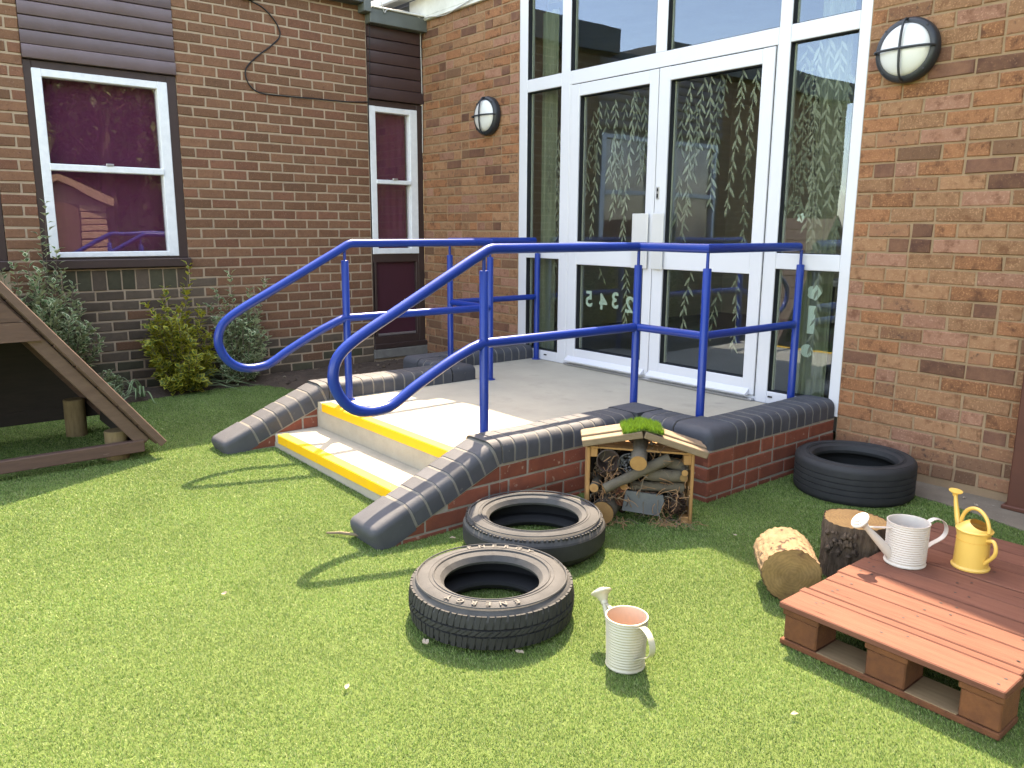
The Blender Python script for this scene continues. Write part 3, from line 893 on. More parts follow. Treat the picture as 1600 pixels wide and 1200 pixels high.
DL = door(1.967, 2.7775, 2.047, 2.702)
DR = door(2.7835, 3.6235, 2.873, 3.542)
DL['label'] = 'left door leaf with mirrored number stickers'; DR['label'] = 'right door leaf with a lock plate'
part('gasket', gk, 'gasket', EB); part('spacer_bar', spc, 'spacer', EB)  # glass gaskets plus the dark strips standing in for door gap shadow
for d, x0, x1 in ((DL, 2.612, 2.752), (DR, 2.79, 2.885)):
    h = MB(); h.cbox(x0, x1, -0.030, -0.022, 1.02, 1.384, 0.002); h.cbox((x0 + x1) / 2 - .012, (x0 + x1) / 2 + .012, -0.024, -0.004, 1.06, 1.34, 0.002); part('handle', h, 'plate_grey', d)
lk = MB(); lk.cbox(2.797, 2.822, -0.011, -0.004, 1.475, 1.555, 0.002); part('lock_plate', lk, 'metal', DR)
ky = MB(); ky.cbox(2.803, 2.816, -0.0135, -0.0105, 1.485, 1.51, 0.001); ky.cbox(2.803, 2.816, -0.0135, -0.0105, 1.525, 1.545, 0.001); part('lock_barrel', ky, 'gasket', DR)
dr = MB(); dr.cbox(3.722, 3.752, -0.006, 0.002, 0.297, 0.307, 0.002); dr.cbox(1.70, 1.73, -0.006, 0.002, 0.297, 0.307, 0.002); part('drain_cover', dr, 'gasket', EB)
thr = MB(); thr.cbox(1.95, 3.63, -0.028, -0.001, 0.259, 0.274, 0.003); part('threshold', thr, 'metal', EB)

# ---- willow stickers behind the glass
rw = random.Random(17)
def willow(parent, x0, z0, x1, z1, m='sticker_green', leaf=0.074, gap=0.040, y=0.0425, side0=1, both=True):
    mb = MB()
    n = max(2, int(abs(z0 - z1) / 0.03))
    pts = []
    ph = rw.uniform(0, 6)
    for i in range(n + 1):
        t = i / n
        pts.append((x0 + (x1 - x0) * t + 0.010 * math.sin(ph + 5.2 * t), z0 + (z1 - z0) * t))
    hw = 0.0016
    for (a, b), (c, d) in zip(pts, pts[1:]):
        mb.add([(a - hw, y, b), (a + hw, y, b), (c + hw, y, d), (c - hw, y, d)], [(0, 1, 2, 3)])
    L = abs(z0 - z1)
    s = side0
    k = 0.01
    while k < L:
        i = min(n, int(k / L * n))
        px, pz = pts[i]
        ll = leaf * rw.uniform(0.75, 1.2)
        an = rw.uniform(16, 34) * s
        dx, dz = math.sin(R(an)), -math.cos(R(an))
        nxn, nzn = -dz, dx
        wv = ll * rw.uniform(0.085, 0.125)
        q = [(0, 0), (0.25, 0.75), (0.5, 1.0), (0.78, 0.6), (1.0, 0.0), (0.78, -0.6), (0.5, -1.0), (0.25, -0.75)]
        bend = rw.uniform(-0.12, 0.12) * ll
        mb.add([(px + dx * ll * a + nxn * (wv * b + bend * a * a), y + 0.0002, pz + dz * ll * a + nzn * (wv * b + bend * a * a)) for a, b in q], [tuple(range(8))])
        k += gap * rw.uniform(0.65, 1.2)
        s = -s
    return part('willow_sticker', mb, m, parent, fix=False)

# left door upper glass 2.047-2.702 x 1.188-2.211
for x0, z0, x1, z1, m in [(2.15, 2.10, 2.17, 1.72, 'sticker_dull'), (2.11, 1.90, 2.09, 1.52, 'sticker_dull'), (2.20, 2.16, 2.16, 1.20, 'sticker_green'), (2.27, 2.15, 2.28, 1.95, 'sticker_dull'),
                          (2.36, 2.16, 2.37, 1.35, 'sticker_green'), (2.35, 1.95, 2.32, 1.62, 'sticker_green'), (2.45, 2.15, 2.42, 1.45, 'sticker_dull'),
                          (2.52, 2.19, 2.47, 1.20, 'sticker_green'), (2.56, 2.19, 2.60, 1.60, 'sticker_dull'), (2.62, 2.15, 2.64, 1.66, 'sticker_dull')]:
    willow(DL, x0, z0, x1, z1, m)
for x0, z0, x1, z1, m in [(2.25, 1.01, 2.29, 0.90, 'sticker_dull'), (2.50, 1.01, 2.52, 0.62, 'sticker_green')]:
    willow(DL, x0, z0, x1, z1, m)
for x0, z0, x1, z1, m in [(3.01, 2.19, 3.00, 1.35, 'sticker_green'), (2.96, 2.10, 2.95, 1.75, 'sticker_dull'), (3.05, 2.05, 3.06, 1.60, 'sticker_dull'), (3.10, 2.20, 3.08, 1.75, 'sticker_green'), (3.16, 2.20, 3.19, 1.42, 'sticker_green'), (3.02, 1.55, 2.99, 1.20, 'sticker_dull'), (3.22, 2.20, 3.22, 1.60, 'sticker_dull'),
                          (3.26, 2.20, 3.27, 1.96, 'sticker_dull'), (3.38, 2.21, 3.33, 1.36, 'sticker_green'), (3.47, 2.20, 3.45, 1.70, 'sticker_green'), (3.46, 1.80, 3.44, 1.20, 'sticker_dull'), (2.93, 1.62, 2.95, 1.30, 'sticker_dull')]:
    willow(DR, x0, z0, x1, z1, m)
for x0, z0, x1, z1, m in [(3.06, 1.01, 3.02, 0.62, 'sticker_green'), (3.43, 1.01, 3.42, 0.52, 'sticker_green'), (3.28, 0.9, 3.26, 0.6, 'sticker_dull')]:
    willow(DR, x0, z0, x1, z1, m)
for x0, z0, x1, z1, m in [(3.80, 2.28, 3.79, 1.45, 'sticker_dull'), (3.86, 2.29, 3.90, 1.17, 'sticker_green'), (3.83, 2.2, 3.82, 1.35, 'sticker_dull'), (3.92, 2.29, 3.93, 1.30, 'sticker_green'), (3.88, 2.0, 3.86, 1.3, 'sticker_green'), (4.0, 2.27, 3.99, 1.40, 'sticker_green'), (4.04, 2.1, 4.02, 1.5, 'sticker_dull'), (4.06, 1.9, 4.05, 1.2, 'sticker_dull'), (3.75, 1.9, 3.76, 1.4, 'sticker_dull')]:
    willow(PN['rmid'], x0, z0, x1, z1, m)
willow(PN['rlow'], 3.97, 1.05, 3.95, 0.55, 'sticker_green')
for x0, z0, x1, z1, m in [(1.70, 2.2, 1.68, 1.55, 'sticker_dull'), (1.78, 2.0, 1.80, 1.2, 'sticker_green'), (1.82, 1.7, 1.76, 1.2, 'sticker_dull'), (1.66, 1.9, 1.67, 1.4, 'sticker_dull')]:
    willow(PN['lmid'], x0, z0, x1, z1, m)
willow(PN['llow'], 1.76, 1.04, 1.72, 0.62, 'sticker_dull')


def text_mesh(body, size, depth=0.0006, bold=0.0, space=1.0):
    c = bpy.data.curves.new('lettering', 'FONT')
    c.body = body; c.size = size; c.extrude = depth; c.offset = bold; c.space_character = space
    c.align_x = 'CENTER'; c.align_y = 'CENTER'
    o = bpy.data.objects.new('lettering', c)
    COL.objects.link(o)
    dg = bpy.context.evaluated_depsgraph_get()
    me = bpy.data.meshes.new_from_object(o.evaluated_get(dg))
    bpy.data.objects.remove(o, do_unlink=True)
    return me

for ch, x, z in (('5', 2.147, 0.766), ('4', 2.292, 0.755), ('3', 2.411, 0.772), ('2', 2.548, 0.752), ('1', 2.640, 0.765)):
    me = text_mesh(ch, 0.158, 0.0004, 0.0038)
    me.materials.clear(); me.materials.append(MT['sticker_white'])
    me.transform(Matrix.Scale(-1, 4, (1, 0, 0)))        # stuck on inside, so read mirrored from the yard
    link('number_sticker', me, DL, (x, 0.0414, z), (R(90), 0, 0))
# paper shapes on the right hand side panes
def disc(parent, name, x, z, r, n=14, wob=0.12, m='sticker_white', y=0.043):
    mb = MB()
    mb.prism([(x + r * (1 + wob * math.cos(5 * 2 * math.pi * k / n)) * math.cos(2 * math.pi * k / n), z + r * (1 + wob * math.cos(5 * 2 * math.pi * k / n)) * math.sin(2 * math.pi * k / n)) for k in range(n)], y, y + 0.001, lambda a, b, d: (a, d, b))
    part(name, mb, m, parent)
disc(PN['rlow'], 'paper_rosette', 3.945, 0.935, 0.042)
disc(PN['rlow'], 'paper_rosette', 3.925, 0.60, 0.038, wob=0.02)
mb = MB(); mb.box(3.918, 3.962, 0.043, 0.044, 0.70, 0.86); part('paper_strip', mb, 'sticker_white', PN['rlow'])
disc(PN['rmid'], 'paper_flower', 3.828, 1.351, 0.024, wob=0.25, n=20)
for ch, x in (('W', 3.745), ('H', 3.80)):
    me = text_mesh(ch, 0.085, 0.0004, 0.001); me.materials.clear(); me.materials.append(MT['sticker_dull'])
    me.transform(Matrix.Scale(-1, 4, (1, 0, 0)))
    link('letter_sticker', me, PN['rmid'], (x, 0.043, 1.415), (R(90), 0, 0))

# ---- room behind the glass
rm = MB()
rm.box(0.3, 6.8, 4.2, 4.3, 0.2, 3.05); rm.box(0.25, 0.3, 0.3, 4.3, 0.2, 3.05); rm.box(6.8, 6.85, 0.3, 4.3, 0.2, 3.05); rm.box(0.25, 6.85, 0.3, 4.3, 3.0, 3.05)
part('inner_wall', rm, 'room_wall', EB)
rm = MB(); rm.box(0.25, 6.85, 0.09, 4.3, 0.15, 0.262); part('inner_floor', rm, 'room_floor', EB)
cu = MB()
for xa, xb in ((1.46, 1.66), (3.80, 4.00)):
    for i in range(16):
        a, b = xa + (xb - xa) * i / 16, xa + (xb - xa) * (i + 1) / 16
        cu.add([(a, 0.16 + .02 * math.sin(i * 1.1), 0.3), (b, 0.16 + .02 * math.sin(i * 1.1 + 1.1), 0.3), (b, 0.16 + .02 * math.sin(i * 1.1 + 1.1), 2.9), (a, 0.16 + .02 * math.sin(i * 1.1), 2.9)], [(0, 1, 2, 3)])
tag(link('curtain', cu.mesh('curtain', 'curtain_green', 60)), 'pale green curtain hanging inside behind the glazed side panes', 'curtain')
tb = thing('table', 'white table standing inside behind the right hand side pane', 'table', (4.3, 1.1, 0.262))
mb = MB(); mb.cbox(-0.75, 0.75, -0.35, 0.35, 0.66, 0.70, 0.004); part('table_top', mb, 'shelf_white', tb)
for sx in (-1, 1):
    for sy in (-1, 1):
        mb = MB(); mb.tube([(sx * .68, sy * .28, 0), (sx * .68, sy * .28, 0.66)], 0.018, 8); part('leg', mb, 'metal', tb)
mb = MB(); mb.cbox(-0.12, 0.12, -0.16, 0.16, 0, 0.10, 0.012); mb.cbox(-0.125, 0.125, -0.165, 0.165, 0.10, 0.115, 0.004)
o = link('storage_box', mb.mesh('storage_box', 'toy_green', 40), None, (4.05, 0.92, 0.962)); tag(o, 'green plastic box on the white table indoors', 'box')

# ------------------------------------------------------------------ entrance platform
PF = thing('entrance_platform', 'raised concrete landing with two steps and blue brick coped red brick side walls', 'steps')
LZ = 0.258
ls = MB()
ls.prism([(2.03, -2.10), (3.49, -2.10), (3.49, -0.925), (3.94, -0.925), (3.94, -0.002), (1.575, -0.002), (1.575, -0.90), (2.03, -0.90)], -0.02, LZ, lambda a, b, d: (a, b, d))
LS = part('landing', ls, 'concrete', PF)
ro = MB(); ro.box(2.032, 3.488, -2.104, -2.0985, 0.09, LZ - 0.046); part('riser', ro, 'concrete_rough', LS)
sp = MB(); sp.cbox(2.031, 3.489, -2.375, -2.101, -0.02, 0.107, 0.006)
ST = part('step', sp, 'concrete', PF)
ro = MB(); ro.box(2.034, 3.486, -2.3785, -2.374, -0.02, 0.058); part('riser', ro, 'concrete_rough', ST)


def nosing(x0, x1, y, z, parent, wtop=0.055, hf=0.046):
    n = MB()
    n.prism([(y - 0.004, z - hf), (y - 0.004, z + 0.0005), (y - 0.001, z + 0.004), (y + wtop, z + 0.004), (y + wtop, z - 0.001), (y + 0.001, z - 0.001), (y + 0.001, z - hf)], x0, x1, lambda a, b, d: (d, a, b))
    part('nosing', n, 'yellow_paint', parent)

nosing(2.10, 3.489, -2.104, LZ, LS)
nosing(2.09, 3.489, -2.378, 0.107, ST)

# wall cores (mortar), the copings' beds
CZ = 0.2555
E_ = 0.004
SL = (0.252) / 0.60            # fall of the sloping copings
def slope_z(y, top=CZ):       # underside of the sloping coping
    return top - (-2.03 - y) * SL
for boxes, (sx0, sx1) in ((((3.491, 3.70 - E_, -2.03, -1.138 + E_), (3.491, 4.155 - E_, -1.138 + E_, -0.926), (3.941, 4.155 - E_, -0.926, -0.003)), (3.491, 3.70 - E_)),
                          (((1.82 + E_, 2.029, -2.03, -1.11 + E_), (1.36 + E_, 2.029, -1.11 + E_, -0.901), (1.36 + E_, 1.574, -0.901, -0.003)), (1.82 + E_, 2.029))):
    core = MB()
    for x0, x1, y0, y1 in boxes:
        core.box(x0, x1, y0, y1, -0.03, CZ)
    core.prism([(-2.63, -0.03), (-2.03, -0.03), (-2.03, CZ), (-2.63, slope_z(-2.63))], sx0, sx1, lambda a, b, d: (d, a, b))
    part('mortar', core, 'mortar_wall', PF)

# red bricks on the faces one can see
CO = 0.0735
zb0 = CZ - 0.008 - 4 * CO
def red_rows(u0, u1, phase, seed):
    return lay(u0, u1, max(-0.02, zb0), CZ - 0.008, CO, 0.226, 0.010, phase, zbase=zb0, seed=seed, mixb=0.28)
red = lambda u, z, rr: 'brick_red'
place_bricks(PF, red_rows(-1.136, -0.004, -1.05, 31), (4.155, 0, 0), H90, red, limit=100)
place_bricks(PF, red_rows(3.705, 4.153, 3.80, 32), (0, -1.138, 0), 0.0, red, limit=100)
place_bricks(PF, red_rows(-2.03, -1.142, -1.98, 33), (3.70, 0, 0), H90, red, limit=100)
place_bricks(PF, red_rows(1.365, 1.815, 1.5, 34), (0, -1.11, 0), 0.0, red, limit=100)


def cut_bricks(xf, nsign, y0, y1, phase, seed):
    """bricks of the sloping cheek, cut to the line of the coping; face in plane x = xf"""
    rows = lay(y0, y1, -0.02, CZ - 0.008, CO, 0.226, 0.010, phase, zbase=zb0, seed=seed, mixb=0.25)
    nrm = math.hypot(SL, 1)
    for (u, z, w_, h_) in rows:
        poly = [(u - w_ / 2, z - h_ / 2), (u + w_ / 2, z - h_ / 2), (u + w_ / 2, z + h_ / 2), (u - w_ / 2, z + h_ / 2)]
        # z <= CZ - 0.012 - (-2.03 - y)*SL  ->  z - SL*y <= CZ - 0.012 + 2.03*SL
        poly = clip_poly(poly, -SL, 1.0, CZ - 0.010 + 2.03 * SL)
        if len(poly) < 3: continue
        ar = abs(sum(poly[i][0] * poly[(i + 1) % len(poly)][1] - poly[(i + 1) % len(poly)][0] * poly[i][1] for i in range(len(poly)))) / 2
        if ar < 0.0006: continue
        mb = MB()
        cx = sum(p[0] for p in poly) / len(poly); cz = sum(p[1] for p in poly) / len(poly)
        inner = [(cx + (p[0] - cx) * 0.96, cz + (p[1] - cz) * 0.93) for p in poly]
        n = len(poly)
        vs = [(xf - nsign * 0.02, a, b) for a, b in poly] + [(xf - nsign * 0.003, a, b) for a, b in poly] + [(xf, a, b) for a, b in inner]
        fs = [tuple(range(2 * n, 3 * n))] + [(n + i, n + (i + 1) % n, 2 * n + (i + 1) % n, 2 * n + i) for i in range(n)] + [(i, (i + 1) % n, n + (i + 1) % n, n + i) for i in range(n)]
        mb.add(vs, fs)
        part('brick', mb, 'brick_red', PF)

cut_bricks(3.70, 1, -2.60, -2.032, -2.09, 35)
cut_bricks(2.03 + 0.0015, 1, -2.60, -2.104, -2.2, 36)

# blue bullnose copings
def cop_profile(wd, ht, r=0.048, n=5):
    P = [(-wd / 2, 0)]
    for k in range(n + 1):
        a = math.pi - (math.pi / 2) * k / n
        P.append((-wd / 2 + r + r * math.cos(a), ht - r + r * math.sin(a)))
    for k in range(n + 1):
        a = math.pi / 2 - (math.pi / 2) * k / n
        P.append((wd / 2 - r + r * math.cos(a), ht - r + r * math.sin(a)))
    P.append((wd / 2, 0))
    return P
CP = cop_profile(0.216, 0.104)
CPm = cop_profile(0.2125, 0.1022)
_cop = {}
def cop_mesh(L, var=0):
    key = (round(L, 3), var)
    if key not in _cop:
        mb = MB()
        q = 0.0022
        n = len(CP)
        secs = [(-L / 2, 0.985), (-L / 2 + q, 1.0), (L / 2 - q, 1.0), (L / 2, 0.985)]
        for d, s in secs:
            mb.v += [(a * s, d, b * s) for a, b in CP]
        for i in range(3):
            for k in range(n):
                a, b = i * n + k, i * n + (k + 1) % n
                mb.f.append((a, b, b + n, a + n)); mb.mi.append(0)
        mb.f.append(tuple(range(n))[::-1]); mb.mi.append(0)
        mb.f.append(tuple(range(3 * n, 4 * n))); mb.mi.append(0)
        _cop[key] = mb.mesh('coping_brick', 'coping_blue', 35)
    return _cop[key]

def cop_run(p0, p1, rot_z, n, pitch=0.0, bed=True, gap=0.0095):
    """n bricks from p0 to p1 along local y"""
    p0, p1 = Vector(p0), Vector(p1)
    L = (p1 - p0).length
    step = L / n
    for k in range(n):
        c = p0 + (p1 - p0) * ((k + 0.5) / n)
        link('coping_brick', cop_mesh(step - gap), PF, c + Vector((0, 0, rng.uniform(-0.0012, 0.0012))), (pitch + rng.uniform(-.006, .006), rng.uniform(-.004, .004), rot_z))
    mb = MB()
    M = Matrix.Translation((p0 + p1) / 2) @ Euler((pitch, 0, rot_z)).to_matrix().to_4x4()
    mb.prism(CPm, -L / 2 + (0.004 if pitch == 0 else -0.010), L / 2 - (0.004 if pitch == 0 else -0.024), lambda a, b, d: tuple(M @ Vector((a, d, b))))
    part('joint_mortar', mb, 'mortar_grey', PF, smooth=35)

def cop_block(x0, x1, y0, y1, z0, ht, b, M=None, edges=None):
    """a special with rounded upper edges: corner or stop end"""
    bm = bmesh.new()
    bmesh.ops.create_cube(bm, size=1.0)
    for v in bm.verts:
        v.co = Vector(((x0 + x1) / 2 + v.co.x * (x1 - x0), (y0 + y1) / 2 + v.co.y * (y1 - y0), z0 + ht / 2 + v.co.z * ht))
    sel = []
    for e in bm.edges:
        m = (e.verts[0].co + e.verts[1].co) / 2
        key = ''
        if abs(m.z - (z0 + ht)) < 1e-5:
            if abs(m.x - x0) < 1e-5: key = 'x0'
            elif abs(m.x - x1) < 1e-5: key = 'x1'
            elif abs(m.y - y0) < 1e-5: key = 'y0'
            else: key = 'y1'
        elif abs(m.z - (z0 + ht / 2)) < 1e-5:
            key = ('x0' if abs(m.x - x0) < 1e-5 else 'x1') + ('y0' if abs(m.y - y0) < 1e-5 else 'y1')
        if key in edges: sel.append(e)
    bmesh.ops.bevel(bm, geom=sel, offset=b, segments=5, affect='EDGES', profile=0.5)
    if M is not None: bmesh.ops.transform(bm, matrix=M, verts=bm.verts[:])
    bmesh.ops.recalc_face_normals(bm, faces=bm.faces[:])
    me = bpy.data.meshes.new('coping_brick'); bm.to_mesh(me); bm.free()
    me.materials.append(MT['coping_blue']); me.shade_smooth(); me.set_sharp_from_angle(angle=R(35))
    return link('coping_brick', me, PF)

XR, XL = 3.595, 1.925            # centre lines of the stair cheeks
# right hand side
cop_run((4.047, -0.918, CZ), (4.047, -0.006, CZ), 0.0, 12)
cop_block(3.941, 4.155, -1.138, -0.926, CZ, 0.104, 0.046, edges=('y0', 'x1', 'x1y0'))
cop_run((3.71, -1.031, CZ), (3.935, -1.031, CZ), -H90, 3)
cop_block(3.488, 3.703, -1.138, -0.926, CZ, 0.104, 0.03, edges=('x0', 'y1', 'x0y1'))
cop_run((XR, -2.020, CZ), (XR, -1.144, CZ), 0.0, 12)
# left hand side
cop_run((1.467, -0.89, CZ), (1.467, -0.006, CZ), 0.0, 12)
cop_block(1.36, 1.574, -1.11, -0.898, CZ, 0.104, 0.046, edges=('y0', 'x0', 'x0y0'))
cop_run((1.58, -1.004, CZ), (1.82, -1.004, CZ), -H90, 3)
cop_block(1.825, 2.03, -1.11, -0.9, CZ, 0.104, 0.046, edges=('x1', 'y1', 'x1y1'))
cop_run((XL, -2.020, CZ), (XL, -1.116, CZ), 0.0, 12)
pit = math.atan(SL)
for xc in (XR, XL):
    y0, y1 = -2.470, -2.042
    cop_run((xc, y0, slope_z(y0) - 0.001), (xc, y1, slope_z(y1) - 0.001), 0.0, 6, pitch=pit)
    # wedge of mortar and the tapered brick at the bend
    mb = MB(); mb.prism(CP, -0.005, 0.005, lambda a, b, d: (xc + a, (-2.030 + d) - (b * 0.40 if d < 0 else 0), CZ + b - 0.0005))
    part('coping_brick', mb, 'coping_blue', PF, smooth=35)
    L = 0.185
    M = Matrix.Translation((xc, -2.478, slope_z(-2.478) - 0.001)) @ Euler((pit, 0, 0)).to_matrix().to_4x4()
    cop_block(-0.108, 0.108, -L, 0.0, -0.012, 0.116, 0.034, M=M, edges=('x0', 'x1', 'y0', 'x0y0', 'x1y0'))


# ------------------------------------------------------------------ handrails
def arc_pts(ctrl, rads, n=8):
    """polyline with rounded corners"""
    P = [Vector(c) for c in ctrl]
    out = [P[0]]
    for i in range(1, len(P) - 1):
        a, b, c = P[i - 1], P[i], P[i + 1]
        u1, u2 = (a - b).normalized(), (c - b).normalized()
        r = rads[i - 1]
        if r <= 0: out.append(b); continue
        ang = u1.angle(u2)
        d = r / math.tan(ang / 2)
        s, e = b + u1 * d, b + u2 * d
        ce = b + (u1 + u2).normalized() * (r / math.sin(ang / 2))
        v0, v1 = s - ce, e - ce
        th = v0.angle(v1)
        for k in range(n + 1):
            t = k / n
            out.append(ce + (v0 * math.sin((1 - t) * th) + v1 * math.sin(t * th)) / math.sin(th))
    out.append(P[-1])
    return out


def handrail(label, x, ys, x2, y2, yend, sgn):
    H = thing('handrail', label, 'handrail', (x, ys, LZ), group='blue handrails either side of the steps')
    o = Vector((x, ys, LZ))
    ZR, ZM = 1.19, 0.755
    rl_, rp_ = 0.0235, 0.0215
    # one bent tube: middle rail, loop and top rail down the slope
    ctrl = [(x, y2, ZM), (x, ys - 0.02, ZM), (x, -2.36, 0.545), (x, -2.50, 0.476), (x, -2.80, 0.54), (x, -2.68, 0.79), (x, -2.56, 0.842), (x, ys - 0.005, ZR), (x, y2, ZR)]
    main = [(x, y2, ZM), (x, ys - 0.015, ZM)]
    lp = bezier_pts([(x, -1.99, 0.737), (x, -2.12, 0.683), (x, -2.292, 0.597), (x, -2.40, 0.535), (x, -2.46, 0.518), (x, -2.534, 0.516), (x, -2.60, 0.536), (x, -2.65, 0.580), (x, -2.682, 0.640), (x, -2.688, 0.690), (x, -2.672, 0.748), (x, -2.628, 0.797), (x, -2.537, 0.853), (x, -2.381, 0.933), (x, -2.20, 1.027), (x, -2.02, 1.121)], 5)
    pts = [Vector(p) for p in main] + lp + arc_pts([(x, -1.98, 1.1415), (x, ys + 0.035, ZR), (x, y2, ZR)], [0.10])
    pts = [p - o for p in pts]
    # small arc where the middle rail dips
    mb = MB(); mb.tube(pts, rl_, 16)
    part('looped_rail', mb, 'blue_paint', H, smooth=50)
    mb = MB(); mb.tube([Vector(p) - o for p in arc_pts([(x, y2 - 0.01, ZR), (x, y2, ZR), (x2, y2, ZR), (x2, yend, ZR)], [0, 0])], rl_, 16); part('top_rail', mb, 'blue_paint', H, smooth=50)
    mb = MB(); mb.tube([Vector(p) - o for p in arc_pts([(x, y2, ZM), (x2, y2, ZM), (x2, yend, ZM)], [0])], 0.021, 16); part('middle_rail', mb, 'blue_paint', H, smooth=50)
    for px, py in ((x, ys), (x, y2), (x2, y2), (x2, yend + 0.03)):
        mb = MB()
        b = Vector((px, py, LZ)) - o
        mb.tube([b, b + Vector((0, 0, 0.831)), b + Vector((0, 0, 0.834))], [rp_, rp_, rp_ - 0.003], 16)
        P = part('post', mb, 'blue_paint', H, smooth=50)
        mb = MB(); mb.tube([b + Vector((0, 0, 0.83)), b + Vector((0, 0, 0.915))], 0.0085, 10); part('stem', mb, 'blue_paint', P, smooth=50)
        mb = MB(); mb.tube([b, b + Vector((0, 0, 0.006))], 0.036, 16); part('foot_plate', mb, 'blue_paint', P, smooth=50)
    return H

handrail('blue tubular handrail on the left of the steps nearer the narrow window', 2.10, -1.925, 1.63, -0.85, -0.05, -1)
handrail('blue tubular handrail on the right of the steps above the bug hotel', 3.43, -1.915, 3.885, -0.865, -0.05, 1)


# ------------------------------------------------------------------ wall lights and cables
def wall_light(x, z, label):
    T = thing('wall_light', label, 'wall light', (x, EF, z), group='round bulkhead lights on the entrance wall')
    Mx = Matrix.Rotation(R(90), 4, 'X')           # lathe axis -> -y
    b = MB(); b.lathe([(0.0, 0.0), (0.132, 0.0), (0.150, 0.012), (0.152, 0.040), (0.146, 0.058), (0.134, 0.066), (0.122, 0.066), (0.120, 0.055), (0.0, 0.055)], 48, M=Mx); part('bezel', b, 'lamp_black', T, smooth=40)
    d = MB(); d.lathe([(0.122, 0.054)] + [(0.122 * math.cos(R(a)), 0.058 + 0.048 * math.sin(R(a))) for a in range(0, 90, 10)] + [(0.0005, 0.106)], 48, M=Mx); part('diffuser', d, 'opal', T, smooth=60)
    for vert in (0, 1):
        pts = []
        for k in range(17):
            a = R(180 * k / 16)
            r, dpt = 0.142 * math.cos(a), 0.058 + 0.060 * (math.sin(a) ** 0.7)
            pts.append((0, -dpt, r) if vert else (r, -dpt - 0.002, 0))
        g = MB(); g.tube(pts, 0.0062, 8); part('guard_bar', g, 'lamp_black', T, smooth=50)
    for a in (45, 135, 225, 315):
        s = MB(); s.lathe([(0.0045, 0.060), (0.0045, 0.0675), (0.0003, 0.068)], 8, M=Matrix.Translation((0.14 * math.cos(R(a)), 0, 0.14 * math.sin(R(a)))) @ Mx); part('screw', s, 'lamp_black', T)
    return T

wall_light(1.01, 2.172, 'round black wall light left of the glazed doors near the building corner')
wall_light(4.383, 2.147, 'round black wall light on the bricks right of the glazed doors')


def cable(name, label, ctrl, r, m, n=8):
    mb = MB(); mb.tube(bezier_pts(ctrl, n), r, 8)
    return tag(link(name, mb.mesh(name, m, 60)), label, 'cable')

CX = BF + 0.006
cable('cable', 'black cable looping loosely across the brown brick wall above the handrail',
      [(CX + .03, -1.60, 3.02), (CX, -1.574, 2.986), (CX, -1.464, 2.945), (CX, -1.37, 2.86), (CX, -1.336, 2.768), (CX, -1.401, 2.687), (CX, -1.53, 2.584), (CX, -1.618, 2.494), (CX, -1.632, 2.422), (CX, -1.591, 2.346), (CX, -1.511, 2.312), (CX, -1.342, 2.31), (CX, -1.009, 2.316), (CX, -0.75, 2.322), (CX, -0.575, 2.338)], 0.0052, 'cable_black')
bx = MB(); bx.cbox(BF, BF + 0.05, -1.63, -1.53, 2.985, 3.05, 0.006)
tag(link('junction_box', bx.mesh('junction_box', 'cable_black', 40)), 'small black junction box at the top of the looping black cable', 'box')
cable('cable', 'thin dark cable hanging down beside the narrow window and its cladding boards',
      [(0.04, -0.545, 3.0), (0.035, -0.548, 2.7), (0.032, -0.556, 2.45), (0.02, -0.568, 2.30), (0.018, -0.569, 1.9)], 0.0035, 'cable_black', 5)
cable('cable', 'white cable slung along the underside of the white fascia',
      [(0.02, -0.045, 2.98), (0.03, -0.045, 3.05), (0.16, -0.045, 3.075), (0.42, -0.045, 3.045), (0.62, -0.045, 3.066), (1.05, -0.045, 3.12), (1.5, -0.045, 3.14)], 0.004, 'cable_pale')
cable('cable', 'white cable coming over the grey fascia to the corner of the two walls',
      [(0.11, -0.47, 3.14), (0.115, -0.44, 3.06), (0.112, -0.40, 3.09), (0.11, -0.2, 3.10), (0.09, -0.06, 3.06), (0.03, -0.03, 2.93), (0.025, -0.02, 2.5), (0.022, -0.02, 1.95)], 0.004, 'cable_pale')

bp_ = thing('post', 'brown painted post standing against the brick wall at the right edge', 'post', (5.14, -0.055, 0.006))
mb = MB(); mb.cbox(-0.058, 0.058, -0.045, 0.045, 0.0, 2.95, 0.006); part('shaft', mb, 'post_brown', bp_)
mb = MB(); mb.cbox(-0.075, 0.075, -0.058, 0.049, 0.0, 0.02, 0.004); part('base_plate', mb, 'post_brown', bp_)


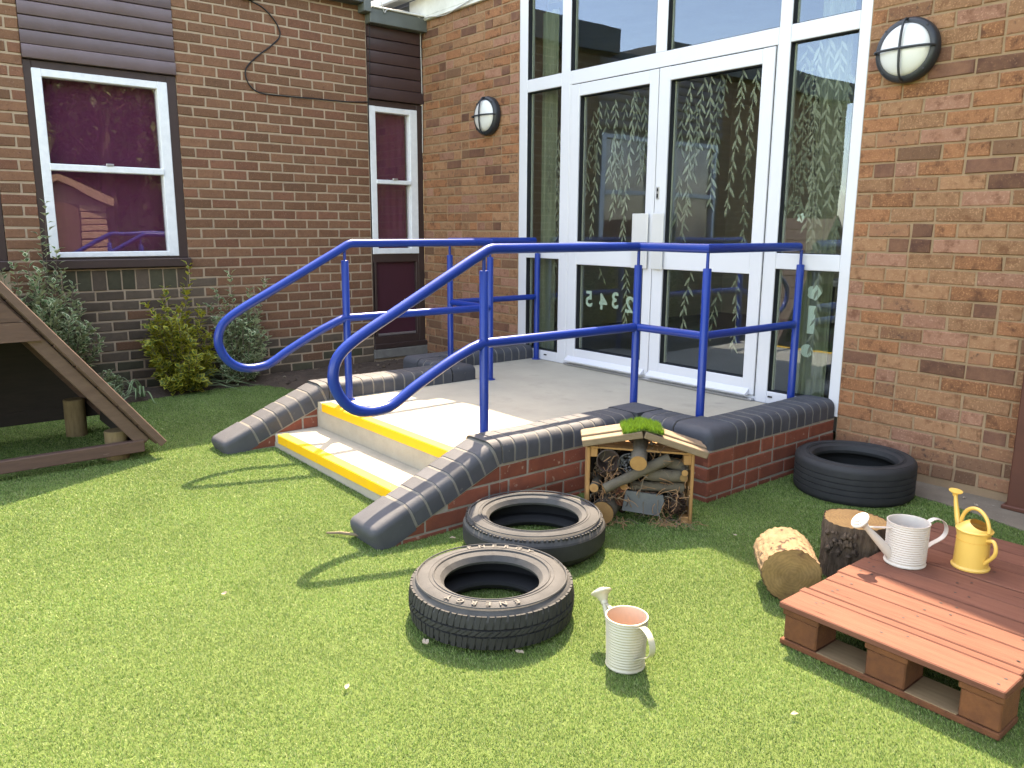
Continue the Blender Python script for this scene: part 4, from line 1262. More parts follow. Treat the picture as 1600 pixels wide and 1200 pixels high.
# ------------------------------------------------------------------ tyres
def tyre(label, cx, cy, Ro, h, rh, style, z0=0.0, rz=0.0, tilt=(0, 0)):
    T = thing('tyre', label, 'tyre', (cx, cy, zg(cx) + z0), group='old car tyres lying on the turf', rot=(tilt[0], tilt[1], rz))
    top = {'energy': 1, 'worn': 1, 'dark': 2}[style]
    prof = []
    # outside from the bottom bead, round the tread, up to the top bead and back through the inside
    side = [(rh, 0.030 * h / .15), (rh + 0.012, 0.012 * h / .15), (rh + 0.035, 0.003), (rh + 0.40 * (Ro - rh), 0.0), (Ro * 0.90, 0.008 * h / .15), (Ro * 0.955, 0.022 * h / .15), (Ro * 0.985, 0.038 * h / .15)]
    if style == 'dark':
        side = [(rh, 0.036), (rh + 0.008, 0.014), (rh + 0.024, 0.004), (rh + 0.5 * (Ro - rh), 0.0), (Ro * 0.95, 0.004), (Ro * 0.985, 0.013), (Ro * 0.998, 0.024)]
    for r, z in side: prof.append((r, z, 0))
    tz0, tz1 = (0.026, h - 0.026) if style == 'dark' else (0.040 * h / .15, h - 0.040 * h / .15)
    if style == 'dark':
        nR = 4
        for k in range(nR + 1):
            za = tz0 + (tz1 - tz0) * k / (nR + 1); zb = tz0 + (tz1 - tz0) * (k + 1) / (nR + 1)
            prof += [(Ro, za + 0.002, 0), (Ro, zb - 0.004, 0)]
            if k < nR: prof += [(Ro - 0.006, zb - 0.002, 0), (Ro - 0.006, zb + 0.001, 0)]
    elif style == 'energy':
        for k in range(3):
            za = tz0 + (tz1 - tz0) * k / 3; zb = tz0 + (tz1 - tz0) * (k + 1) / 3
            prof += [(Ro - 0.004, za + 0.002, 0), (Ro - 0.003, zb - 0.003, 0)]
            if k < 2: prof += [(Ro - 0.010, zb - 0.001, 0), (Ro - 0.010, zb + 0.001, 0)]
    else:
        prof += [(Ro, tz0 + .004, 0), (Ro * 1.004, h * 0.5, 0), (Ro, tz1 - .004, 0)]
    for r, z in reversed(side): prof.append((r, h - z, top))
    # a couple of moulded rings on the upper wall
    n_ = len(prof)
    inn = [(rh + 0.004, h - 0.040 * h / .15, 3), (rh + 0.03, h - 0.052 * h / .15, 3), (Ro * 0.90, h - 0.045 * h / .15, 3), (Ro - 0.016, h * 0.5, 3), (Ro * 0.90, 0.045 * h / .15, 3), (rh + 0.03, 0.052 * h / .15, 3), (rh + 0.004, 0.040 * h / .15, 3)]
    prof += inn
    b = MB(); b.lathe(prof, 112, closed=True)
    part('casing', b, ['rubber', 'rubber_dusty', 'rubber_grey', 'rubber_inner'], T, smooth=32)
    rings = MB()
    for rr_k, rw_ in ((0.30, 0.003), (0.42, 0.002), (0.78, 0.003)):
        r0 = rh + rr_k * (Ro - rh)
        zt = h - 0.0005 - (0.002 if rr_k > .6 else 0)
        rings.lathe([(r0 - rw_, zt - 0.002), (r0 - rw_ * .4, zt + 0.0016), (r0 + rw_ * .4, zt + 0.0016), (r0 + rw_, zt - 0.002)], 96)
    part('sidewall_ring', rings, 'rubber_dusty' if style != 'dark' else 'rubber_grey', T, smooth=40)
    if style in ('energy', 'worn'):
        tb_ = MB()
        nb = 84 if style == 'energy' else 96
        for k in range(nb):
            a = 2 * math.pi * (k + 0.12 * math.sin(k * 2.1)) / nb
            wd = 2 * math.pi * Ro / nb * (0.80 if style == 'energy' else 0.5)
            if style == 'energy':
                for (za, zb, sh) in ((tz1 - (tz1 - tz0) / 3 + .003, h - 0.022, 0.0), (tz0 + (tz1 - tz0) / 3 + .003, tz1 - (tz1 - tz0) / 3 - .003, 0.5), (0.02, tz0 + (tz1 - tz0) / 3 - .003, 0.2)):
                    aa = a + sh * 2 * math.pi / nb
                    M = Matrix.Rotation(aa, 4, 'Z')
                    def pt(y, z, d, sk=0.0):
                        return M @ Vector((d, y, z))
                    skew = 0.011 if sh == 0.5 else 0.004
                    def rad(z):
                        return Ro if 0.036 * h / .15 < z < h - 0.036 * h / .15 else Ro - 0.006
                    v_ = []
                    for z in (za, zb):
                        s_ = skew * (z - (za + zb) / 2) / (zb - za) * 2
                        rr2 = rad(z)
                        v_ += [pt(-wd / 2 + s_, z, rr2 - 0.012), pt(wd / 2 + s_, z, rr2 - 0.012), pt(wd / 2 - .001 + s_, z, rr2 + 0.0008), pt(-wd / 2 + .001 + s_, z, rr2 + 0.0008)]
                    tb_.add(v_, [(0, 1, 2, 3), (4, 7, 6, 5), (3, 2, 6, 7), (1, 5, 6, 2), (0, 3, 7, 4)])
            else:
                M = Matrix.Rotation(a, 4, 'Z')
                z = h - 0.017
                tb_.box(Ro * 0.945, Ro * 0.966, -wd / 2, wd / 2, z - 0.006, z + 0.0018, M=M)
        part('tread', tb_, 'rubber', T, kind='stuff')
    if style == 'energy':
        lt = MB()
        word = 'ENERGY'
        for rep in (0, 1):
            for i, ch in enumerate(word):
                me = text_mesh(ch, 0.033, 0.0012, 0.0010)
                # letters read from outside the tyre: tops point at the hub on the near side's far reading
                ang = R(-46 + 180 * rep) - R((i - 2.5) * 11.5) - rz
                rad_ = rh + 0.545 * (Ro - rh)
                M = Matrix.Rotation(ang, 4, 'Z') @ Matrix.Translation((rad_, 0, h - 0.0004)) @ Matrix.Rotation(R(-90), 4, 'Z')
                lt.add([M @ v.co for v in me.vertices], [tuple(f.vertices) for f in me.polygons])
                bpy.data.meshes.remove(me)
        part('lettering', lt, 'rubber_letter', T, fix=False, kind='stuff')
    return T

tyre('dusty tyre with deep shoulder tread lying in the sun nearest the cream watering can', 4.388, -2.613, 0.277, 0.150, 0.160, 'energy')
tyre('worn smooth sided tyre lying partly behind another tyre beside the bug hotel', 4.026, -2.112, 0.291, 0.146, 0.184, 'worn', rz=1.0)
tyre('black tyre with ring grooves lying in the shade against the orange brick wall', 4.487, -0.395, 0.282, 0.190, 0.192, 'dark', rz=2.0)


# ------------------------------------------------------------------ watering cans
def white_can(label, loc, direction, r0, r1, h, m_out, m_in, spout_len, rose_up, brace=True, tiltdeg=0):
    """direction: heading of the spout (radians); handle on the other side"""
    T = thing('watering_can', label, 'watering can', loc, direction)
    prof = [(0.0, 0.002), (r0 + 0.003, 0.0), (r0 + 0.004, 0.004), (r0, 0.009)]
    nr = 16
    for k in range(nr):
        za = 0.012 + (h - 0.018) * k / nr
        zm_ = za + (h - 0.018) / nr * 0.5
        r = r0 + (r1 - r0) * k / nr
        prof += [(r, za), (r + 0.0026, zm_)]
    prof += [(r1, h - 0.006), (r1 + 0.003, h - 0.004), (r1 + 0.003, h), (r1 - 0.001, h)]
    n0 = len(prof)
    b = MB(); b.lathe([(r, z, 0) for r, z in prof] + [(r1 - 0.002, h - 0.004, 1), (r0 - 0.003, 0.02, 1), (0.0, 0.02, 1)], 48)
    part('body', b, [m_out, m_in], T, smooth=40)
    e = Vector((r1 + spout_len, 0, rose_up))
    s0 = Vector((r0 - 0.012, 0, 0.028))
    dv = (e - s0).normalized()
    sp = MB(); sp.tube([s0, s0.lerp(e, 0.55), s0.lerp(e, 0.86)], [0.019, 0.0135, 0.0095], 16); sp.tube([s0.lerp(e, 0.86), e], [0.0115, 0.0125], 16); part('spout', sp, m_out, T, smooth=50)
    q = Vector((0, 0, 1)).rotation_difference(dv).to_matrix().to_4x4()
    ro = MB(); ro.lathe([(0.0125, -0.012), (0.020, 0.004), (0.033, 0.013), (0.0335, 0.017), (0.030, 0.0205), (0.024, 0.021), (0.0235, 0.024), (0.014, 0.0245), (0.0135, 0.028), (0.0, 0.0295)], 32, M=Matrix.Translation(e) @ q); part('rose', ro, m_out, T, smooth=40)
    if brace:
        p1 = s0.lerp(e, 0.82) + Vector((0, 0, 0.008)); p2 = Vector((r1 - 0.002, 0, h * 0.86))
        br = MB()
        d_ = (p2 - p1).normalized(); up = Vector((0, 1, 0)).cross(d_)
        for s in (1,):
            vs = [p + Vector((0, y, 0)) + up * z for p in (p1, p2) for y in (-0.006, 0.006) for z in (-0.0015, 0.0015)]
            br.add(vs, [(0, 1, 3, 2), (4, 6, 7, 5), (0, 4, 5, 1), (2, 3, 7, 6), (0, 2, 6, 4), (1, 5, 7, 3)])
        part('brace', br, m_out, T)
    hd = MB()
    ctrl = [(-r1 + 0.001, 0, h - 0.012), (-r1 - 0.030, 0, h + 0.004), (-r1 - 0.064, 0, h - 0.006), (-r1 - 0.080, 0, h - 0.036), (-r1 - 0.068, 0, h - 0.066), (-r1 - 0.024, 0, h * 0.40), (-r0 + 0.001, 0, h * 0.24)]
    cp = bezier_pts(ctrl, 6)
    for i, p in enumerate(cp):
        t = (cp[min(i + 1, len(cp) - 1)] - cp[max(i - 1, 0)]).normalized()
        nn = Vector((0, 1, 0)).cross(t)
        for y, dd in ((-0.0095, 0.001), (0.0095, 0.001), (0.0095, -0.001), (-0.0095, -0.001)):
            hd.v.append(tuple(p + Vector((0, y, 0)) + nn * dd))
    for i in range(len(cp) - 1):
        for k in range(4):
            a, b2 = i * 4 + k, i * 4 + (k + 1) % 4
            hd.f.append((a, b2, b2 + 4, a + 4)); hd.mi.append(0)
    part('handle', hd, m_out, T, smooth=40)
    return T

white_can('cream ribbed watering can standing in the sun on the turf', (4.892, -2.497, 0.004), math.atan2(0.05, -0.17) , 0.056, 0.0605, 0.157, 'cream_enamel', 'peach_inside', 0.085, 0.150)
white_can('white ribbed watering can standing on the orange pallet', (5.212, -1.425, 0.147), math.atan2(-0.82, -0.50), 0.0645, 0.0665, 0.150, 'white_enamel', 'white_enamel', 0.105, 0.150)

T = thing('watering_can', 'small yellow watering can with a hooped handle standing on the orange pallet', 'watering can', (5.372, -1.285, 0.147), math.atan2(0.36, -0.93))
r0 = 0.0545
b = MB(); b.lathe([(0.0, 0.002), (r0 + 0.005, 0.0), (r0 + 0.006, 0.005), (r0, 0.011), (r0 - 0.003, 0.128), (r0 + 0.003, 0.131), (r0 + 0.004, 0.136), (r0 - 0.002, 0.139)], 40); part('body', b, 'yellow_enamel', T, smooth=40)
# half lid rising to a spoutless hood with a pear shaped mouth towards the back
hd_ = MB()
nA, nB = 28, 6
for j in range(nB + 1):
    t = j / nB
    for k in range(nA):
        a = 2 * math.pi * k / nA
        mx_, my_ = -0.018 + 0.030 * math.cos(a), 0.030 * math.sin(a)
        ox, oy = (r0 - 0.001) * math.cos(a), (r0 - 0.001) * math.sin(a)
        x, y = ox + (mx_ - ox) * t, oy + (my_ - oy) * t
        z = 0.138 + 0.030 * t * (0.62 + 0.38 * math.cos(a)) + 0.004 * math.sin(math.pi * t)
        hd_.v.append((x, y, z))
for j in range(nB):
    for k in range(nA):
        a, b2 = j * nA + k, j * nA + (k + 1) % nA
        hd_.f.append((a, b2, b2 + nA, a + nA)); hd_.mi.append(0)
part('hood', hd_, 'yellow_enamel', T, smooth=50)
w_ = MB(); w_.lathe([(0.054, 0.10), (0.0, 0.10)], 24); part('inside', w_, 'orange_inside', T)
sp = MB(); sp.tube([(r0 - 0.008, 0, 0.085), (r0 + 0.018, 0, 0.150), (r0 + 0.030, 0, 0.195), (r0 + 0.037, 0, 0.232)], [0.013, 0.0095, 0.0075, 0.0065], 14); part('spout', sp, 'yellow_enamel', T, smooth=50)
ro = MB(); ro.lathe([(0.0065, -0.014), (0.010, -0.004), (0.022, 0.003), (0.0225, 0.006), (0.0, 0.0075)], 24, M=Matrix.Translation((r0 + 0.038, 0, 0.238)) @ Matrix.Rotation(R(-8), 4, 'Y')); part('rose', ro, 'yellow_enamel', T, smooth=40)
hp = MB(); hp.tube([(0.056 * math.cos(R(a)), 0.0, 0.140 + 0.068 * math.sin(R(a))) for a in range(0, 181, 12)], 0.0065, 10); part('hoop_handle', hp, 'yellow_enamel', T, smooth=50)
bh = MB(); bh.tube(bezier_pts([(-r0 + 0.004, 0, 0.112), (-r0 - 0.022, 0, 0.118), (-r0 - 0.034, 0, 0.095), (-r0 - 0.028, 0, 0.068), (-r0 + 0.003, 0, 0.030)], 6), 0.0065, 10); part('back_handle', bh, 'yellow_enamel', T, smooth=50)

# ------------------------------------------------------------------ pallet
PL = thing('pallet', 'orange stained wooden pallet on the turf carrying two watering cans', 'pallet', (5.105, -2.03, 0.003))
def pbox(name, x0, x1, y0, y1, z0, z1, m, b=0.003, label=None):
    mb = MB(); mb.cbox(x0 - 5.105, x1 - 5.105, y0 + 2.03, y1 + 2.03, z0, z1, b)
    return part(name, mb, m, PL, label=label)
for i, (a, b) in enumerate([(-2.035, -1.917), (-1.913, -1.879), (-1.874, -1.772), (-1.766, -1.684), (-1.679, -1.596), (-1.588, -1.490), (-1.483, -1.372), (-1.364, -1.228), (-1.221, -1.142), (-1.135, -1.042), (-1.036, -0.93)]):
    dx = rng.uniform(-0.006, 0.006)
    dz = rng.uniform(-0.001, 0.001)
    pbox('board', 5.105 + dx, 5.745 + dx, a, b, 0.123 + dz, 0.143 + dz, 'pallet_wood')
BXs = [(5.122, 5.232), (5.385, 5.498), (5.640, 5.742)]
BYs = [(-2.022, -1.90), (-1.55, -1.42), (-1.07, -0.94)]
for x0, x1 in BXs:
    pbox('stringer', x0 - 0.006, x1 + 0.004, -2.026, -0.935, 0.102, 0.122, 'pallet_block')
    for y0, y1 in BYs:
        pbox('block', x0, x1, y0, y1, 0.021, 0.1015, 'pallet_block', 0.004)
for k, (y0, y1) in enumerate(BYs):
    pbox('bottom_board', 5.112, 5.744, y0 - 0.004, y1 + 0.004, 0.0, 0.0195, 'pallet_block')
    for xa, xb in ((5.232, 5.385), (5.498, 5.640)):
        pbox('bare_strip', xa + 0.002, xb - 0.002, y0 + 0.0, y1 + 0.002, 0.0185, 0.0212, 'raw_wood', 0.0008, label='unpainted top of the bottom board')
nl = MB()
rn = random.Random(5)
for (a, b) in [(-2.035, -1.917), (-1.874, -1.772), (-1.766, -1.684), (-1.679, -1.596), (-1.588, -1.490), (-1.483, -1.372), (-1.364, -1.228)]:
    for x0, x1 in BXs:
        for q in range(2):
            x, y = rn.uniform(x0 + .015, x1 - .015) - 5.105, rn.uniform(a + .02, b - .02) + 2.03
            nl.add([(x + 0.0050 * math.cos(2 * math.pi * k / 7), y + 0.0036 * math.sin(2 * math.pi * k / 7), 0.1446) for k in range(7)], [tuple(range(7))])
part('nail_heads', nl, 'gasket', PL, kind='stuff', fix=False)


# ------------------------------------------------------------------ logs
def bark_jit(seed, amp=0.05, k1=5, k2=23):
    rr = random.Random(seed)
    ph = [rr.uniform(0, 6.28) for _ in range(8)]
    def f(a, z):
        return 1 + amp * (0.5 * math.sin(2 * a + ph[0]) + 0.35 * math.sin(3 * a + ph[1]) + 0.18 * math.sin(k1 * a + ph[2] + z * 4)
                          + 0.28 * math.sin(k2 * a + ph[3] + 1.2 * math.sin(z * 34 + ph[6])) + 0.22 * math.sin((k2 + 10) * a + ph[4] + 1.5 * math.sin(z * 50 + ph[7])) + 0.15 * math.sin(z * 90 + ph[5] + 7 * a))
    return f


def log(name, label, loc, rot, r, L, m_bark, m_cut, seed, amp=0.06, n=96, group=None, taper=1.0, seg=26, cat='log', rings=True):
    T = thing(name, label, cat, loc, rot=rot, group=group)
    b = MB()
    prof = [(r * (1 + (taper - 1) * i / seg), L * i / seg) for i in range(seg + 1)]
    jit = bark_jit(seed, amp)
    b.lathe(prof, n, jit=jit)
    part('bark', b, m_bark, T, smooth=70)
    for z, s in ((0.0, -1), (L, 1)):
        c = MB()
        rr = r * (1 if z == 0 else taper)
        zz = z + s * 0.0015
        base = 0
        c.v.append((0, 0, zz + s * 0.001))
        for ring in (0.45, 0.8, 0.985):
            for k in range(n):
                a = 2 * math.pi * k / n
                q = rr * jit(a, z) * ring
                c.v.append((q * math.cos(a), q * math.sin(a), zz + s * (0.0012 * math.sin(9 * ring * 6 + k * .3) if ring < .9 else -0.003)))
        c.f += [(0, 1 + k, 1 + (k + 1) % n) for k in range(n)]
        for ri in range(2):
            c.f += [(1 + ri * n + k, 1 + ri * n + (k + 1) % n, 1 + (ri + 1) * n + (k + 1) % n, 1 + (ri + 1) * n + k) for k in range(n)]
        c.mi += [0] * len(c.f)
        part('cut_end', c, m_cut, T, smooth=60)
    return T

ax = Vector((4.973 - 4.842, -1.742 + 1.592, -0.004)).normalized()     # back end -> front end
q = Vector((0, 0, 1)).rotation_difference(ax).to_euler()
LG = log('log', 'pale barked log lying on its side beside the orange pallet', (4.842, -1.592, 0.104), tuple(q), 0.101, 0.205, 'bark_pale', 'cut_rings_brown', 3, amp=0.06, group='cut logs beside the pallet')
SM = log('log', 'upright dark barked stump with a pale sawn top behind the pallet', (4.985, -1.345, 0.0), (0, 0, 0.6), 0.113, 0.218, 'bark_dark', 'cut_rings', 9, amp=0.09, group='cut logs beside the pallet')
kn = MB()
rk = random.Random(8)
for _ in range(34):       # burr on the stump, ridges of bark
    a = R(-120) + rk.uniform(-0.5, 0.5); z = rk.uniform(0.10, 0.19)
    c = Vector((0.118 * math.cos(a), 0.118 * math.sin(a), z)); s = rk.uniform(0.006, 0.015)
    kn.add([c + Vector((rk.uniform(.6, 1.3) * s * x, rk.uniform(.6, 1.3) * s * y, rk.uniform(.6, 1.6) * s * z_)) for x, y, z_ in ((1, 0, 0), (-1, 0, 0), (0, 1, 0), (0, -1, 0), (0, 0, 1), (0, 0, -1))],
           [(0, 2, 4), (2, 1, 4), (1, 3, 4), (3, 0, 4), (2, 0, 5), (1, 2, 5), (3, 1, 5), (0, 3, 5)])
part('burr', kn, 'bark_dark', SM, smooth=80)

# ------------------------------------------------------------------ wooden den on the left
DN = thing('play_den', 'brown wooden A-frame play den at the left edge standing on log stubs', 'play den', (1.84, -3.0, zg(1.84)))
dO = Vector((1.84, -3.0, zg(1.84)))
sl_v = Vector((0, -3.619 + 2.945, 0.993 - 0.112)); sl_l = sl_v.length
ang = math.atan2(0.881, 0.674)      # slope angle
def dbox(name, p0, p1, w_half, t0, t1, m, label=None, b=0.004):
    """board along the line p0->p1 in the plane of the front; x from w_half[0] to w_half[1]; t normal offset"""
    p0, p1 = Vector(p0), Vector(p1)
    d = (p1 - p0).normalized(); n = Vector((0, d.z, -d.y)) if d.y > 0 else Vector((0, -d.z, d.y))
    L = (p1 - p0).length
    X_ = Vector((1, 0, 0))
    M = Matrix(((X_.x, d.x, n.x, p0.x), (X_.y, d.y, n.y, p0.y), (X_.z, d.z, n.z, p0.z), (0, 0, 0, 1)))
    M = Matrix.Translation(-dO) @ M
    mb = MB(); mb.cbox(w_half[0], w_half[1], 0, L, t0, t1, b, M=M)
    return part(name, mb, m, DN, label=label)
# apex at the left, out of the picture
AP = (0, -3.00 - 0.96, 0.135 + 1.255)
top0 = Vector((0, -2.945, 0.112)); up = Vector((0, -0.6076, 0.7942))
nrm = Vector((0, 0.7942, 0.6076))
Lr = 1.66
def slope_board(name, x0, x1, s0, s1, t0, t1, m, label=None, b=0.004):
    M = Matrix(((1, 0, 0, 0), (0, up.y, nrm.y, top0.y), (0, up.z, nrm.z, top0.z), (0, 0, 0, 1)))
    M = Matrix.Translation(-dO) @ M
    mb = MB(); mb.cbox(x0, x1, s0, s1, t0, t1, b, M=M)
    return part(name, mb, m, DN, label=label)
slope_board('bargeboard', 1.828, 1.862, -0.012, Lr, -0.022, 0.020, 'den_wood_pale', 'pale edge board down the slope')
slope_board('rafter', 1.775, 1.832, 0.055, Lr, -0.098, -0.034, 'den_wood_pale')
slope_board('rafter', 1.02, 1.07, 0.055, Lr, -0.098, -0.034, 'den_wood')
for k in range(11):
    slope_board('roof_board', 0.99, 1.826, 0.005 + 0.149 * k, 0.150 + 0.149 * k, -0.030, -0.008, 'den_wood')
# other slope, mirrored beyond the apex
ay = top0.y + up.y * Lr; az = top0.z + up.z * Lr
def slope_board2(name, x0, x1, s0, s1, t0, t1, m):
    yb = 2 * ay - top0.y
    M = Matrix(((1, 0, 0, 0), (0, -up.y, -nrm.y, yb), (0, up.z, nrm.z, top0.z), (0, 0, 0, 1)))
    M = Matrix.Translation(-dO) @ M
    mb = MB(); mb.cbox(x0, x1, s0, s1, t0, t1, 0.004, M=M)
    part(name, mb, m, DN)
slope_board2('bargeboard', 1.828, 1.862, -0.012, Lr, -0.022, 0.020, 'den_wood_pale')
for k in range(11):
    slope_board2('roof_board', 0.99, 1.826, 0.005 + 0.149 * k, 0.150 + 0.149 * k, -0.030, -0.008, 'den_wood')
# gable boards, lower edge above the opening
gz = [0.722, 0.822, 0.922, 1.022, 1.122, 1.222, 1.322]
for k in range(6):
    z0, z1 = gz[k], gz[k + 1] - 0.004
    def yr(z): return top0.y + up.y * ((z - top0.z) / up.z) - 0.055
    def yl(z): return 2 * ay - yr(z)
    if yl(z1) >= yr(z1): break
    mb = MB(); mb.prism([(yl(z0), z0), (yr(z0), z0), (yr(z1), z1), (yl(z1), z1)], 1.836, 1.852, lambda a, b, d: tuple(Vector((d, a, b)) - dO))
    part('gable_board', mb, 'den_wood', DN)
yb = 2 * ay - top0.y
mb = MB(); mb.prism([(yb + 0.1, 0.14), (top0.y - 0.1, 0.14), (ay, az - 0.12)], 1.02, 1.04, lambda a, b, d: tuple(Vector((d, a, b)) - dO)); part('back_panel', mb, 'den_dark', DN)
def db2(name, x0, x1, y0, y1, z0, z1, m, label=None):
    mb = MB(); mb.cbox(x0 - dO.x, x1 - dO.x, y0 - dO.y, y1 - dO.y, z0 - dO.z, z1 - dO.z, 0.004); return part(name, mb, m, DN, label=label)
db2('base_beam', 1.80, 1.845, yb + 0.02, -3.035, 0.072, 0.137, 'den_wood')
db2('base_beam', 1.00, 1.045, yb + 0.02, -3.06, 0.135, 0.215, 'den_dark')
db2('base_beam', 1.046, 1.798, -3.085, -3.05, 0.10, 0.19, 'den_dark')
for (x, y, r, h) in ((1.735, -3.150, 0.058, 0.160), (1.09, -3.225, 0.058, 0.225), (1.735, yb + 0.2, 0.058, 0.160), (1.09, yb + 0.2, 0.062, 0.225)):
    mb = MB(); mb.lathe([(0.0, 0.0), (r, 0.0), (r, h - 0.004), (r - 0.004, h), (0.0, h)], 28, jit=bark_jit(int(x * 50), 0.02), M=Matrix.Translation((x - dO.x, y - dO.y, zg(x) - dO.z))); part('log_stub', mb, 'stake_wood', DN, smooth=40)


# ------------------------------------------------------------------ bug hotel
HO = Vector((3.988, -1.742, 0.002)); HZ = R(47.9)
def hw(x, y, z):
    p = Matrix.Rotation(HZ, 4, 'Z') @ Vector((x, y, z)); return HO + p
BH = thing('bug_hotel', 'small wooden bug hotel with a pitched board roof leaning against the red brick corner', 'bug hotel', HO, HZ)
def hbox(name, x0, x1, y0, y1, z0, z1, m, M=None, b=0.003, label=None):
    mb = MB(); mb.cbox(x0, x1, y0, y1, z0, z1, b, M=M); return part(name, mb, m, BH, label=label)
hbox('side_board', -0.024, -0.010, 0.0, 0.10, 0.0, 0.345, 'hotel_wood')
hbox('side_board', -0.024, -0.010, 0.104, 0.185, 0.0, 0.345, 'hotel_wood')
hbox('side_board', 0.430, 0.444, 0.0, 0.10, 0.0, 0.320, 'hotel_wood')
hbox('side_board', 0.430, 0.444, 0.104, 0.185, 0.0, 0.320, 'hotel_wood')
hbox('corner_block', -0.010, 0.022, 0.002, 0.045, 0.300, 0.340, 'hotel_wood'); hbox('corner_block', 0.398, 0.430, 0.002, 0.045, 0.270, 0.315, 'hotel_wood'); hbox('corner_block', 0.393, 0.430, 0.002, 0.045, 0.0, 0.032, 'hotel_wood')
mb = MB(); mb.prism([(-0.01, 0.341), (0.43, 0.316), (0.43, 0.324), (-0.01, 0.349)], 0.002, 0.18, lambda a, b, d: (a, d, b)); part('top_board', mb, 'hotel_wood', BH)
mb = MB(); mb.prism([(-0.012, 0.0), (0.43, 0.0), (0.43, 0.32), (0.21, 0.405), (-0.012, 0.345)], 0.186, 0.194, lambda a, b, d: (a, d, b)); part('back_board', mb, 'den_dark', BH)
for (x0, z0, x1, z1) in ((-0.045, 0.352, 0.214, 0.396), (0.490, 0.308, 0.216, 0.396)):
    dv = Vector((x1 - x0, 0, z1 - z0)); L = dv.length; a = math.atan2(dv.z, dv.x)
    M = Matrix.Translation((x0, 0, z0)) @ Matrix.Rotation(-a, 4, 'Y')
    for (ya, yb2, zz) in ((-0.030, 0.024, 0.0), (0.036, 0.088, 0.006), (0.100, 0.160, 0.002)):
        if abs(a) > 1.6:
            hbox('roof_board', 0, L, ya, yb2, -0.030 - zz, -0.0 - zz, 'hotel_roof', M)
        else:
            hbox('roof_board', 0, L, ya, yb2, 0.0 + zz, 0.030 + zz, 'hotel_roof', M)

# turf offcut on the ridge
rt = random.Random(12)
tf = thing('turf_offcut', 'bright green square of artificial turf on the ridge of the bug hotel roof', 'turf piece', hw(0.215, 0.05, 0.424), HZ)
tbm = MB()
def ridge(x): return -abs(x) * 0.25 + 0.006
for i in range(8):
    a, b = -0.085 + 0.021 * i, -0.085 + 0.021 * (i + 1)
    tbm.add([(a, -0.075, ridge(a)), (b, -0.075, ridge(b)), (b, 0.085, ridge(b)), (a, 0.085, ridge(a)), (a, -0.075, ridge(a) + .004), (b, -0.075, ridge(b) + .004), (b, 0.085, ridge(b) + .004), (a, 0.085, ridge(a) + .004)],
            [(0, 1, 2, 3), (4, 7, 6, 5), (0, 4, 5, 1), (2, 6, 7, 3), (0, 3, 7, 4), (1, 5, 6, 2)])
part('backing', tbm, 'turf_base', tf)
nb_ = 3600
Vt = np.zeros((nb_ * 3, 3), np.float32); Ct = np.zeros((nb_ * 3, 4), np.float32)
for i in range(nb_):
    x, y = rt.uniform(-0.088, 0.086), rt.uniform(-0.078, 0.088)
    z = ridge(x) + 0.003
    a = rt.uniform(0, 6.28); hgt = rt.uniform(0.016, 0.030); wv = rt.uniform(0.0016, 0.0028); ln = rt.uniform(0, 0.012)
    dx, dy = math.cos(a), math.sin(a)
    Vt[3 * i] = (x - dy * wv, y + dx * wv, z); Vt[3 * i + 1] = (x + dy * wv, y - dx * wv, z); Vt[3 * i + 2] = (x + dx * ln * 1.2, y + dy * ln * 1.2, z + hgt)
    c = rt.uniform(0.7, 1.3)
    Ct[3 * i:3 * i + 3] = (0.125 * c, 0.235 * c, 0.025 * c, 1)
def tri_mesh(name, V, Cc, m):
    n = len(V)
    me = bpy.data.meshes.new(name)
    me.vertices.add(n); me.vertices.foreach_set('co', V.ravel())
    me.loops.add(n); me.loops.foreach_set('vertex_index', np.arange(n, dtype=np.int32))
    me.polygons.add(n // 3); me.polygons.foreach_set('loop_start', np.arange(0, n, 3, dtype=np.int32)); me.polygons.foreach_set('loop_total', np.full(n // 3, 3, dtype=np.int32))
    at = me.color_attributes.new('tone', 'FLOAT_COLOR', 'POINT'); at.data.foreach_set('color', Cc.ravel())
    me.materials.append(MT[m]); me.update(); me.validate()
    return me
link('blades', tri_mesh('blades', Vt, Ct, 'turf'), tf, kind='stuff')

GH = 'things stuffed inside the bug hotel'
def hlog(name, label, p0, p1, r0, r1=None, m='bark_branch', mc='cut_wood', cat='log', n=20, bumps=0.04, kink=0.0, seed=1):
    """a stick between two points given in the hotel's frame"""
    P0, P1 = hw(*p0), hw(*p1)
    r1 = r1 or r0
    T = thing(name, label, cat, P0, group=GH)
    rr = random.Random(seed)
    d = P1 - P0; L = d.length; d.normalize()
    side = d.cross(Vector((0, 0, 1))).normalized()
    pts, rad = [], []
    for i in range(9):
        t = i / 8
        pts.append(d * L * t + side * kink * math.sin(math.pi * t) + Vector((0, 0, rr.uniform(-1, 1) * 0.002)))
        rad.append((r0 + (r1 - r0) * t) * (1 + rr.uniform(-bumps, bumps)))
    b = MB(); b.tube(pts, rad, n, caps=False); part('bark', b, m, T, smooth=70)
    for p, r_, s in ((pts[0], rad[0], -1), (pts[-1], rad[-1], 1)):
        dd = d * s
        c = MB()
        u_ = dd.orthogonal().normalized(); v_ = dd.cross(u_)
        c.v.append(tuple(p + dd * 0.002))
        for k in range(n): c.v.append(tuple(p + dd * 0.001 + (u_ * math.cos(2 * math.pi * k / n) + v_ * math.sin(2 * math.pi * k / n)) * r_ * 0.985))
        c.f += [(0, 1 + k, 1 + (k + 1) % n) for k in range(n)]; c.mi += [0] * n
        part('cut_end', c, mc, T)
    return T

